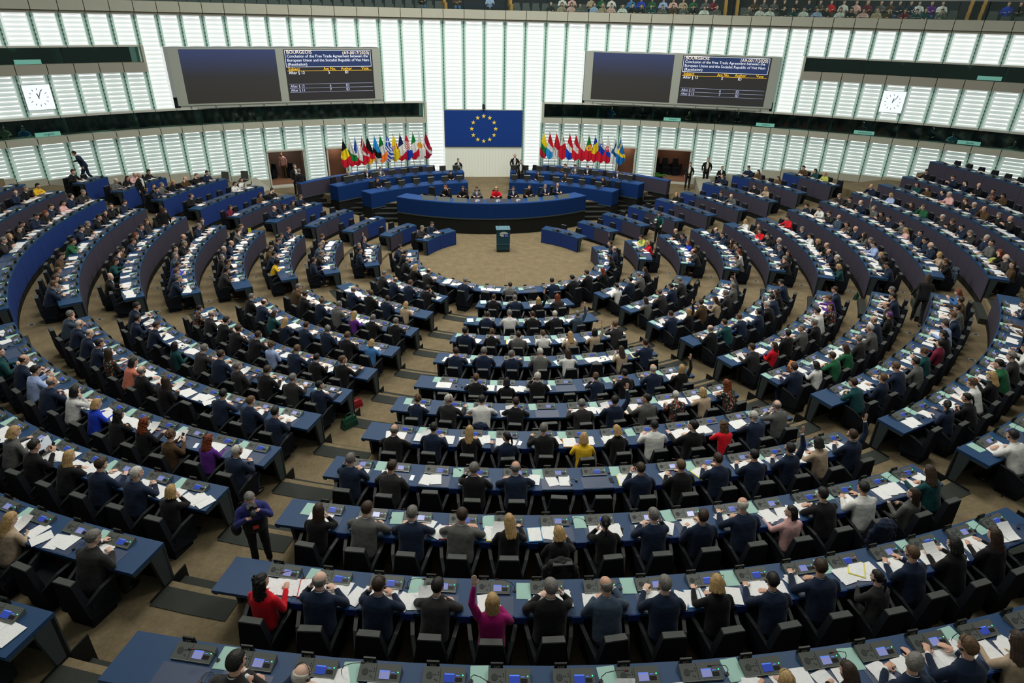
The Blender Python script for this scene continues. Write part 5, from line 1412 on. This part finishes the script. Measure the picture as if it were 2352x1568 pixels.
# ------------------------------------------------------------------ people on the podium
def face_cam(x, y): return math.atan2(-(0-x), -12-y)  # unused
def sit_at(x, y, fz, az_from, pose, cl, hr, lab, grp, **kw):
    """sitting, facing azimuth towards the hall"""
    m = Matrix.Translation((x, y, fz)) @ Matrix.Rotation(az_from, 4, 'Z')
    return person(m, pose, cl, hr, lab, grp, None, hr in FEM, **kw)
o = arc_slab(MB(), 6.5, 8.85, 180-38, 180+38, .0, .35, 'carpet', *PC).build('floor_riser'); o['kind'] = 'structure'
pres = [(-3.72, None, ''), (-2.8, 'kR', 'woman-length auburn hair, black jacket, hand at face'), (-1.86, 'kL', 'long brown hair, black jacket'), (-1.12, 'gb', 'short brown hair, grey suit, blue tie'), (-.07, 'rd', 'short blond hair, bright red jacket, in the middle'),
    (.87, 'nb', 'short brown hair, navy suit'), (1.79, 'kL', 'brown hair, black jacket, turned aside'), (2.69, 'ng', 'grey hair, navy suit'), (3.42, 'nB', 'bald head, navy suit')]
poses_ = ['', 'cheek', 'read', 'read', 'read', 'read', 'turn', 'read', 'read']
for i, (x, c, desc) in enumerate(pres):
    a = math.asin((x+.2)/8.6); y = 15.1-8.62*math.cos(a)-.02
    # people sit just behind the desk (inner side)
    m = Matrix.Translation((x, y, .36)) @ Matrix.Rotation(PI+a, 4, 'Z')
    place_chair(m @ Matrix.Translation((0, -.02, 0)) @ Matrix.Diagonal((1, 1, 1.12, 1)), f'{ORD[i]} black chair from the left behind the main podium desk', 'chairs behind the podium desk')
    if c:
        desc = desc.replace('woman-length auburn hair', 'auburn hair')
        person(m, poses_[i], c[0], c[1], f'{desc}; seated at the main podium desk', 'people seated at the main podium desk', None, c[1] in FEM, headset=(c[1] == 'B'))
PR = [(-35.8, 12.72, 'kd', 'hand-free'), (-34.4+2.4, 0, 'kd', ''), (-28.5, 0, 'gb', '')]
def pod_seat(r0, az, fz, c, lab, pose='read'):
    m = seat_matrix(0, az, r0, fz)
    if c: person(m, pose, c[0], c[1], lab, 'staff at the secretariat desks', None, c[1] in FEM, headset=False)
for az, c, d in ((-39.8, 'kd', 'blond hair, black top, far left end'), (-34.4, 'kw', 'pale hair, black top, second from left'), (-30.5, 'gb', 'brown hair, grey cardigan, third from left'), (21.6, 'uL', 'long brown hair, brown top, hand at face'), (24.5, 'gb', 'brown hair, grey suit, beside long-haired woman'), (28, 'kb', 'brown hair, black jacket, open blue shirt'), (36.6, 'nk', 'dark hair, navy jacket, right end among monitors')):
    pod_seat(14.15-.55, az, .34, c, f"{d}; rear secretariat desk {'left' if az < 0 else 'right'} of the aisle", 'cheek' if 'hand at face' in d else 'read')
for az, c, d in ((-35.6, 'kL', 'long brown hair behind monitors'), (-12.2, 'kK', 'dark hair, black top, by the aisle'), (14.9, 'kL', 'long brown hair, black top, writing'), (23.4, 'dL', 'brown hair, looking down behind monitors'), (35.3, 'kL', 'brown hair, half hidden behind monitors')):
    pod_seat(12.2-.25, az, .13, c, f"{d}; front secretariat desk {'left' if az < 0 else 'right'} of the aisle")
for r0, fz, L_ in ((13.65, .34, (-43, -39.8, -34.4, -30.5, -26.3, -22.3, -18.6, -15.2, 9, 13, 16.8, 21.6, 24.5, 28, 32.5, 36.6, 40)), (12.0, .13, (-36, -32, -27.5, -22.6, -17.8, -12.2, 10, 14.9, 19, 23.4, 28, 31.5, 36, 39))):
    for ci, az in enumerate(L_):
        place_chair(seat_matrix(0, az, r0+.05, fz) @ Matrix.Diagonal((1, 1, 1.1, 1)), f"{ORD[ci]} black chair from the left at the {'rear' if r0 > 13 else 'front'} secretariat desks", 'chairs at the secretariat desks')

# ------------------------------------------------------------------ standing people
def usher_bits(o, P):
    mb = MB(); hz = .93
    pts = [(-.07, .06, hz+.5), (-.08, .14, hz+.38), (-.05, .165, hz+.2), (0, .175, hz+.08), (.05, .165, hz+.2), (.08, .14, hz+.38), (.07, .06, hz+.5)]
    mb.tube(pts, .011, 'gold_chain', 6).cyl((0, .17, hz+.03), .028, .028, .012, 'gold_chain', 12, 'y'); mb.build('gold_chain', o)
    MB().box(-.05, .05, .135, .155, hz+.14, hz+.5, 'shirt_white').build('shirt_front', o)
def stander(x, y, z, rz, pose, cl, hr, lab, grp=None, usher=False, sc=1.0, **kw):
    m = Matrix.Translation((x, y, z)) @ Matrix.Rotation(rz, 4, 'Z') @ Matrix.Diagonal((sc, sc, sc, 1))
    o = person(m, pose, cl, hr, lab, grp, None, hr in FEM, **kw)
    if usher: usher_bits(o, POSES[pose])
    return o
U = 'ushers in tailcoats with gold chains'
stander(-11.75, 10.6, .13, PI+.9, 'usher', 'k', 'g', 'usher in black tailcoat with gold chain before the left doorway', U, True, 1.07)
stander(-11.25, 9.55, .13, .5, 'usher', 'k', 'g', 'usher in dark suit seen from behind beside the barrier on the left', U, False, 1.04)
stander(-11.35, 10.0, .13, 2.4, 'usher', 'k', 'b', 'man in dark suit half hidden behind the grey-haired usher, left of podium', U, False, 1.02)
stander(12.95, 11.5, .13, PI-.35, 'usher', 'k', 'k', 'usher standing in front of the right doorway with plant', U, True, 1.03)
stander(14.25, 11.85, .3, PI-.3, 'usher', 'k', 'g', 'tall grey-haired usher against the wall right of the doorway', U, True, 1.07)
m = Matrix.Translation((15.25, 11.7, .32)) @ Matrix.Rotation(PI-.5, 4, 'Z'); o = person(m, 'back', 'k', 'b', 'usher sitting against the wall right of the doorway', U, None, False, headset=True)
place_chair(m, 'black chair under the sitting usher by the right wall', None)
stander(-1.95, 13.9, .13, PI+.15, 'usher', 'k', 'k', 'usher in tailcoat leaning at the left end of rear secretariat desk', U, True, .9)
stander(1.85, 14.3, .13, PI-.1, 'usher', 'k', 'B', 'bald usher with raised hand right of the blue flag', U, True, 1.03)
stander(2.0, 12.2, .13, PI-.1, 'usher', 'k', 'g', 'usher standing at the left end of right secretariat desks', U, True, 1.04)
stander(-18.1, 5.0, .94, -PI/2-.3, 'usher', 'k', 'w', 'white-haired usher walking in the upper left cross aisle', U, True, 1.04)
stander(-17.2, 4.2, .6, -PI/2-.5, 'usher', 'k', 'b', 'dark-haired usher in the upper left cross aisle, nearer the camera', U, True, 1.02)
stander(-15.55, .7, .5, .3, 'usher', 'k', 'L', 'woman in black seen from behind in the far left gangway', None, False, .97, headset=False)
stander(-21.5, 6.9, 1.7, PI/2+.2, 'walk', 'n', 'k', 'bearded man in navy suit leaning while walking along the left wall', None, False, 1.04, headset=False, shirt=True)
o = stander(13.0, -10.5, FL[8], PI+2.6, 'walk', 'k', 'L', 'woman in black trouser suit striding across the right gangway', None, False, 1.0, headset=False)
# photographer, near left aisle
o = stander(-6.2, -20.45, FL[10]+.05, PI+.0, 'photo', 'i', 'g', 'grey-haired photographer in blue ribbed jumper and dark vest holding a camera', None, False, .97, headset=False, shirt=False)
o.rotation_euler = (0, 0, math.atan2(-(CAM.x+6.2), CAM.y+20.45)+PI*0)
mb = MB()
hz = .93
for c, rr in (((0, -.005, hz+.0), (.208, .16, .16)), ((0, -.005, hz+.1), (.21, .163, .2)), ((0, -.004, hz+.2), (.203, .148, .2)), ((0, -.004, hz+.36), (.21, .142, .17))):
    mb.ell(rotx(c, (0, 0, hz), -.16), rr, 'skin', 18, 12)
v = obj('vest', remesh(mb, 'vest', .014, .5, 3, ('cloth_black',)), o, m='cloth_black')
cam_b = MB().box(-.075, .075, -.04, .04, -.05, .05, 'mic_black').box(-.03, .03, -.03, .03, .05, .085, 'mic_black').cyl((0, .04, 0), .04, .045, .13, 'monitor', 16, 'y')
T_ = POSES['photo'].T; cb = cam_b.build('held_camera', None); cb.matrix_world = o.matrix_world @ T_ @ Matrix.Translation((0, .15, -.01))
cb.matrix_world = Matrix.Translation((-6.2, -20.45, FL[10]+.05)) @ Matrix.Rotation(o.rotation_euler.z, 4, 'Z') @ Matrix.Diagonal((.97, .97, .97, 1)) @ T_ @ Matrix.Translation((0, .15, -.01))
tag(cb, 'black camera held to the face of the photographer', 'camera')
MB().box(-.045, .045, .165, .172, hz+.03, hz+.1, 'pass_red').build('pass_card', o)
bg = MB(); bg.ell((.29, .05, hz+.05), (.08, .1, .13), 'bag_black', 12, 8).tube([(.27, .02, hz+.15), (.17, .0, hz+.5), (.1, .08, hz+.56)], .012, 'bag_black'); bg.build('shoulder_bag', o)
# photographer in the right gangway
o = stander(8.15, 2.5, FL[3]-.02, PI/2+.75, 'lensman', 't', 'b', 'bearded photographer in dark jacket with white lens, right wing gangway', None, False, 1.02, headset=False, shirt=False)
zb = .93
l = MB().cyl((0, 0, 0), .045, .055, .07, 'camera_white', 14).cyl((0, 0, .075), .055, .055, .05, 'mic_black', 14).cyl((0, 0, .13), .055, .06, .09, 'camera_white', 14).box(-.07, .07, -.05, .05, -.1, 0, 'mic_black').build('telephoto_camera', None)
l.matrix_world = Matrix.Translation((8.15, 2.5, FL[3])) @ Matrix.Rotation(PI/2+.75, 4, 'Z') @ Matrix.Translation((.06, .3, 1.14)); tag(l, 'camera with white telephoto lens held by the right photographer', 'camera')
# people, chairs and plant in the doorways
p = W(-20.6, 39.4, .32); stander(p.x, p.y, .32, PI-.3, 'usher', 'p', 'L', 'woman in pale pink blouse and brown trousers inside the left doorway', None, False, .95, trous='brown', headset=False)
for az, nm in ((-21.7, 'left doorway, by the frame'), (-20.2, 'left doorway, behind the woman')):
    p = W(az, 39.5, .32); place_chair(Matrix.Translation(p) @ Matrix.Rotation(PI-.6, 4, 'Z'), f'dark chair inside the {nm}', 'chairs inside the doorways')
for az, nm in ((16.9, 'beside the plant'), (17.8, 'middle'), (18.8, 'nearest the usher')):
    p = W(az, 39.6, .3); place_chair(Matrix.Translation(p) @ Matrix.Rotation(PI, 4, 'Z') @ Matrix.Diagonal((1.1, 1, 1.25, 1)), f'dark chair inside the right doorway, {nm}', 'chairs inside the doorways')
t = empty('potted_palm', W(17.2, 37.5, .13)); tag(t, 'green palm in a dark round pot at the right doorway', 'plant')
MB().cyl((0, 0, 0), .2, .24, .42, 'mic_black', 20).build('pot', t); MB().cyl((0, 0, .4), .21, .21, .02, 'bag_brown', 16).build('soil', t)
for i in range(13):
    a = 2*PI*i/13; L = .55+.15*math.sin(i*2.3); mb = MB(); pts = []
    for q in range(7):
        u = q/6; pts.append(Vector((math.cos(a)*L*u, math.sin(a)*L*u, .42+.75*u-.75*u*u*(1+.2*math.sin(i)))))
    mb.tube(pts, .008, 'leaf', 5)
    sd = Vector((-math.sin(a), math.cos(a), 0))
    for q in range(1, 7):
        for s_ in (-1, 1):
            b0 = pts[q]; tip = b0+sd*s_*.16*(1-.08*q)+Vector((math.cos(a), math.sin(a), -.5))*.07
            mb.add([b0-Vector((math.cos(a), math.sin(a), 0))*.02, b0+Vector((math.cos(a), math.sin(a), 0))*.03, tip], [(0, 1, 2)], 'leaf')
    mb.build('frond', t)
# small office chairs before the left wall
def small_chair(x, y, z, rz, lab):
    t = empty('visitor_chair', (x, y, z), rz); tag(t, lab, 'chair', 'thin framed chairs by the left wall')
    MB().box(-.24, .24, -.22, .24, .43, .47, 'mic_black').build('seat', t); MB().hexa([(-.23, -.24, .5), (.23, -.24, .5), (.23, -.21, .5), (-.23, -.21, .5)], [(-.22, -.32, .95), (.22, -.32, .95), (.22, -.29, .95), (-.22, -.29, .95)], 'chair_cap').build('backrest', t)
    for sx in (-1, 1):
        for sy in (-1, 1): MB().tube([(sx*.23, sy*.23, .45), (sx*.25, sy*.26, 0)], .013, 'mic_black').build('leg', t)
small_chair(-15.9, 10.6, .55, PI-.2, 'thin framed chair by the left wall, left one'); small_chair(-14.9, 11.0, .5, PI-.2, 'thin framed chair by the left wall, right one')
# grey ramp blocks beside the doorways
MB().hexa([(-14.9, 9.6, .1), (-12.9, 8.6, .1), (-12.4, 9.6, .1), (-14.4, 11.9, .1)], [(-14.9, 9.6, .95), (-12.9, 8.6, .2), (-12.4, 9.6, .2), (-14.4, 11.9, .95)], 'cream_dark').build('trim_ramp_left')['kind'] = 'structure'
MB().hexa([(13.2, 9.8, .1), (13.9, 9.3, .1), (14.6, 12.0, .1), (13.7, 12.3, .1)], [(13.2, 9.8, .3), (13.9, 9.3, .3), (14.6, 12.0, .85), (13.7, 12.3, .85)], 'cream_dark').build('trim_ramp_right')['kind'] = 'structure'

# ------------------------------------------------------------------ bags and coats
def bag(x, y, z, m, lab, s=1.0, rz=0):
    t = empty('bag', (x, y, z), rz); tag(t, lab, 'bag')
    mb = MB().hexa([(-.2*s, -.09*s, 0), (.2*s, -.09*s, 0), (.2*s, .09*s, 0), (-.2*s, .09*s, 0)], [(-.17*s, -.04*s, .26*s), (.17*s, -.04*s, .26*s), (.17*s, .04*s, .26*s), (-.17*s, .04*s, .26*s)], m); mb.build('bag_body', t)
    MB().box(-.165*s, .165*s, -.085*s, -.07*s, .06*s, .17*s, m).build('bag_pocket', t)
    MB().tube([(-.12*s, 0, .26*s), (-.06*s, 0, .36*s), (.06*s, 0, .36*s), (.12*s, 0, .26*s)], .012, m).build('handle', t)
def floor_at(u, v, z):
    d = ((u-1176)/1448.7)*_r-((v-784)/1448.7)*_u+_f; return CAM+d*((z-CAM.z)/d.z)
for u, v, k, m, lab, s in ((803, 965, 7, 'bag_green', 'dark green leather bag standing in the near left aisle', 1.1), (820, 920, 7, 'bag_red', 'dark red patterned bag beside desk end, near left aisle', .8), (960, 768, 5, 'bag_black', 'small black bag by a desk end of the near left aisle', .7),
    (2288, 1150, 9, 'bag_black', 'large black bag on the floor in the near right gangway', 1.3), (1600, 643, 3, 'bag_black', 'black bag under the desk end, far right block', .9), (915, 573, 1, 'bag_brown', 'brown bag on the floor beside innermost desk', .8), (2293, 680, 8, 'bag_red', 'bright red bag under the desk, far right block', .9), (1965, 672, 6, 'bag_green', 'green bag on the floor by a desk end, far right block', .8)):
    p = floor_at(u, v+14, FL[k]); bag(p.x, p.y, p.z, m, lab, s, R_(40))
def coat(k, az, m, lab, bulk=.0):
    mt = seat_matrix(k, az, RK[k]+.93, FL[k]); mb = MB()
    mb.ell((0, -.23, .62), (.24, .1, .3), 'skin', 16, 10).ell((0, -.22, .84), (.2, .1, .1), 'skin', 14, 8).cap((-.22, -.22, .75), .06, (-.27, -.25, .42), .045, 'skin').cap((.22, -.22, .75), .06, (.27, -.25, .42), .045, 'skin')
    me = remesh(mb, 'hanging_coat', .016, .6, 3, (m,))
    for v in me.vertices: v.co += v.normal*noise.noise(v.co*14)*.03
    o = obj('hanging_coat', me, None, m=m); o.matrix_world = mt; tag(o, lab, 'coat')
def az_near(k, s, i):
    for kk, ss, a0, a1, s0, sp, items in exec_rows:
        if kk == k and ss == s: return s0+sp*(len(items)-1-i)
coat(10, az_near(10, 'C', 5), 'cloth_charcoal', 'dark coat draped over the chair of the long-haired blonde, row ten')
coat(7, az_near(7, 'C', 2), 'cloth_navy', 'navy jacket hung over the chair of the man in white shirt, row seven')
coat(9, az_near(9, 'LL', 2), 'cloth_slate_blue', 'slate coat draped over a chair at the left edge')
coat(8, az_near(8, 'SR', 0), 'cloth_slate_blue', 'blue jacket over the chair end, far right block')
coat(10, az_near(10, 'C', 12), 'cloth_navy', 'navy coat over the chair of the man in white shirt, row ten right')

# ------------------------------------------------------------------ gallery visitors and interpreters
gs = MB().hexa([(-.25, -.2, .38), (.25, -.2, .38), (.25, .25, .38), (-.25, .25, .38)], [(-.25, -.2, .46), (.25, -.2, .46), (.25, .25, .46), (-.25, .25, .46)], 'gallery_grey').hexa([(-.26, -.24, .4), (.26, -.24, .4), (.26, -.18, .4), (-.26, -.18, .4)], [(-.2, -.36, .98), (.2, -.36, .98), (.2, -.3, .98), (-.2, -.3, .98)], 'gallery_grey').mesh('gallery_seat')
def gal_m(az, r, z): return Matrix.Translation(W(az, r, z)) @ Matrix.Rotation(PI-R_(az), 4, 'Z')
front = [(x, c) for x, c in ((1265, 'dk'), (1290, 'cL'), (1312, 'pL'), (1332, 'gk'), (1365, 'lK'), (1384, 'cd'), (1404, 'pb'), (1430, 'wb'), (1453, 'kk'), (1473, 'kL'), (1496, 'tk'), (1522, 'gb'), (1547, 'uL'), (1573, 'gb'), (1593, 'kL'), (1619, 'wL'), (1648, 'gb'),
    (1722, 'gb'), (1748, 'wL'), (1770, 'wb'), (1803, 'kk'), (1823, 'tk'), (1849, 'wb'), (1880, 'lk'), (1901, 'kK'), (1933, 'wL'), (1958, 'kK'), (1987, 'pK'), (2018, 'ck'), (2046, 'uk'), (2083, 'zL'), (2110, 'tk'), (2130, 'tL'), (2168, 'gb'))]
second = [(x, c) for x, c in ((1292, 'wL'), (1314, 'pL'), (1358, 'cL'), (1382, 'eL'), (1405, 'wb'), (1450, 'jb'), (1473, 'bk'), (1498, 'eL'), (1524, 'lb'), (1547, 'pL'), (1570, 'cL'), (1594, 'ek'), (1622, 'gL'), (1640, 'zk'), (1734, 'uL'), (1756, 'gL'), (1780, 'gk'), (1803, 'kk'), (1830, 'kk'), (1859, 'nb'), (1886, 'xb'), (1911, 'rL'), (1940, 'wK'), (1969, 'pL'), (1995, 'zD'), (2026, 'gL'), (2048, 'ub'), (2069, 'nk'), (2095, 'nk'), (2114, 'wK'), (2143, 'vL'), (2168, 'wL'), (2320, 'bb'), (2348, 'kb'), (970, 'kb'), (1050, 'ub'), (1125, 'lb'))]
def az_of(u, v, r):
    d = ((u-1176)/1448.7)*_r-((v-784)/1448.7)*_u+_f; o = Vector((CAM.x-WC[0], CAM.y-WC[1]))
    a = d.x**2+d.y**2; b = 2*(o.x*d.x+o.y*d.y); c = o.length_squared-r*r; s_ = (-b+math.sqrt(b*b-4*a*c))/2/a
    p = CAM+d*s_; return math.degrees(math.atan2(p.x-WC[0], p.y-WC[1]))
def lowset(P):
    b, j, t = far_of(P); return b, j, t
B_vi = Bulk()
def visitor(az, r, z, c, pose, lab, grp, bulk=None):
    m = gal_m(az, r, z); P = POSES[pose]; b, j, t = lowset(P); style, hc, hw = HAIR[c[1]]
    jm = 'cloth_'+CLOTH[c[0]][1].replace(' ', '_'); tm = 'cloth_denim_blue' if random.Random(az).random() < .4 else 'cloth_black'
    if bulk is not None:
        bulk.add(b, m, ['skin_pale', 'eye_white', 'eye_dark', 'lip']); bulk.add(j, m, [jm]); bulk.add(t, m, [tm]); bulk.add(FARH[style], m @ P.T, ['hair_'+hc]); return
    o = obj('person', b); o.matrix_world = m; setm(o, 'skin_pale', 'eye_white', 'eye_dark', 'lip'); tag(o, lab, 'person', grp)
    obj('top', j, o, m=jm); obj('trousers', t, o, m=tm); h = obj('hair', FARH[style], o, m='hair_'+hc); h.matrix_local = P.T
poses3 = ('back', 'cheek', 'read', 'cross')
for i, (x, c) in enumerate(front):
    az = az_of(x, 15, 39.0); visitor(az, 39.0, 9.6+.02, c, poses3[i % 4], f'visitor with {HAIR[c[1]][2]} in {CLOTH[c[0]][1]}, {ORD[i % 24]}{" after the stair" if i >= 17 else ""}, front gallery row', None, B_vi)
for i, (x, c) in enumerate(second):
    az = az_of(x, 5, 39.95); visitor(az, 40.0, 10.0, c, 'back', f'visitor in {CLOTH[c[0]][1]}, second gallery row, seen chest down, number {i+1} from the left', None, B_vi)
B_vi.build('gallery_crowd', 'rows of visitors sitting in the public gallery above the wall', 'people', 'visitors in the public gallery')
n = 0
for r, z in ((39.1, 9.6), (40.1, 9.86)):
    a = -50.0; j_ = 0
    while a < 53:
        if not (-4.6 < a < 1.9 or 21 < a < 22.6 or 39.8 < a < 41.3) and n < 300:
            u, v = pix(W(a, r, z+.9))
            if -20 < u < 2372 and v > -25:
                o = obj('shell_chair', gs); o.matrix_world = gal_m(a, r+.12, z); j_ = j_+1; tag(o, f"grey shell seat, {nth(j_)} from left, {'front' if r < 39.5 else 'second'} gallery row", 'seat', 'grey gallery seats'); n += 1
        a += .9
for az, z, c, lab in ((-40.9, 4.59, 'cg', 'interpreter in pale shirt, far left booth'), (-39.68, 4.47, 'jb', 'interpreter in blue shirt, left booth by the english plate'), (-23.98, 4.43, 'kb', 'interpreter with hands raised, left booth under the display'), (-22.86, 4.5, 'kk', 'dark-dressed interpreter beside the other, left booth'),
    (11.76, 4.69, 'jd', 'interpreter in blue, first right booth'), (14.88, 4.73, 'db', 'interpreter in dark suit, right booth before the français plate'), (17.2, 4.6, 'kb', 'interpreter at the français plate'), (19.41, 4.59, 'ud', 'interpreter in patterned brown, right booth'), (22.17, 4.58, 'kb', 'interpreter in dark top, right booth'), (23.93, 4.65, 'kb', 'interpreter with open jacket, right booth'),
    (34.8, 4.64, 'sb', 'interpreter in slate shirt, nederlands booth'), (40.24, 4.66, 'dg', 'interpreter in dark jacket, dansk booth'), (41.87, 4.54, 'lb', 'interpreter in light shirt, dansk booth'), (46.22, 4.36, 'gg', 'interpreter in grey, last right booth')):
    visitor(az, 39.3, z-1.24, c, 'cheek' if 'raised' in lab else 'read', lab, None)
# odds and ends that stand out
def on_desk(u, v, k, me, lab, cat, name, rz=0, dz=0):
    p = floor_at(u, v, ZK[k]+.01); o = obj(name, me); o.matrix_world = Matrix.Translation((p.x, p.y, p.z+dz)) @ Matrix.Rotation(rz, 4, 'Z'); tag(o, lab, cat); return o
on_desk(1966, 1305, 11, fld_me['folder_yellow'], 'bright yellow folder lying on row eleven, right', 'folder', 'folder', -.5)
on_desk(1440, 942, 7, fld_me['folder_orange'], 'orange folder open on row seven', 'folder', 'folder', .4)
on_desk(1228, 1228, 10, fld_me['book_blue'], 'dark blue brochure beside the blond bob, row ten', 'brochure', 'folder', 0)
on_desk(706, 1350, 11, fld_me['folder_red'], 'red folder under papers left on row eleven', 'folder', 'folder', 0)
on_desk(1110, 694, 2, fld_me['folder_teal'], 'blue booklet at the left end of row two', 'booklet', 'folder', 0)
on_desk(1080, 736, 3, fld_me['folder_teal'], 'blue booklet at the left end of row three', 'booklet', 'folder', 0)
tan = MB().box(-.2, .2, -.07, .07, 0, .16, 'bag_tan').tube([(-.1, 0, .16), (0, 0, .2), (.1, 0, .16)], .012, 'bag_tan').mesh('handbag')
on_desk(1815, 846, 7, tan, 'tan leather bag lying on the desk, near right block', 'bag', 'handbag', .9)
on_desk(2278, 601, 9, MB().box(-.15, .15, -.06, .06, 0, .14, 'cloth_lime').mesh('handbag'), 'olive handbag on the desk, far right block', 'bag', 'handbag', .4)
for u, v, c, lab in ((572, 540, 'folder_yellow', 'small yellow pennant with black figure on far left desk'), ):
    p = floor_at(u, v, ZK[5]); t = empty('table_pennant', (p.x, p.y, p.z)); tag(t, 'small yellow pennant standing on a far left desk', 'pennant')
    MB().cyl((0, 0, 0), .004, .004, .34, 'pole', 6).cyl((0, 0, 0), .04, .04, .01, 'pole', 12).build('stick', t); MB().box(0, .13, -.002, .002, .14, .34, 'folder_yellow').build('cloth', t)
me = MB().cyl((0, 0, 0), .035, .04, .12, 'mic_black', 12).cyl((0, 0, .12), .042, .042, .012, 'shirt_white', 12).mesh('coffee_cup'); on_desk(1495, 518, 4, me, 'black coffee cup on the right wing desk by the photographer', 'cup', 'coffee_cup')
def laptop(u, v, k, s, rz, lab):
    p = floor_at(u, v, ZK[k]); t = empty('laptop', (p.x, p.y, p.z+.004), rz); tag(t, lab, 'laptop')
    MB().box(-.15, .15, -.1, .1, 0, .015, 'mic_black').build('keyboard', t); MB().hexa([(-.15, .1, .01), (.15, .1, .01), (.15, .11, .01), (-.15, .11, .01)], [(-.15, .16, .21), (.15, .16, .21), (.15, .17, .21), (-.15, .17, .21)], s).build('lid', t)
laptop(112, 1035, 10, 'phone_white', 1.0, 'laptop with pale screen at the left edge, near left block'); laptop(556, 430, 7, 'monitor', -1.2, 'black laptop in the left wing, upper'); laptop(572, 425, 7, 'monitor', -1.2, 'black laptop at the end of the left wing desk')
laptop(1655, 459, 6, 'monitor', .9, 'open laptop beside two men in the right wing'); laptop(1752, 446, 7, 'steel', .9, 'silver laptop before the blond woman, right wing')
print('script seconds', round(time.time()-T0, 1), 'objects', len(SC.objects))
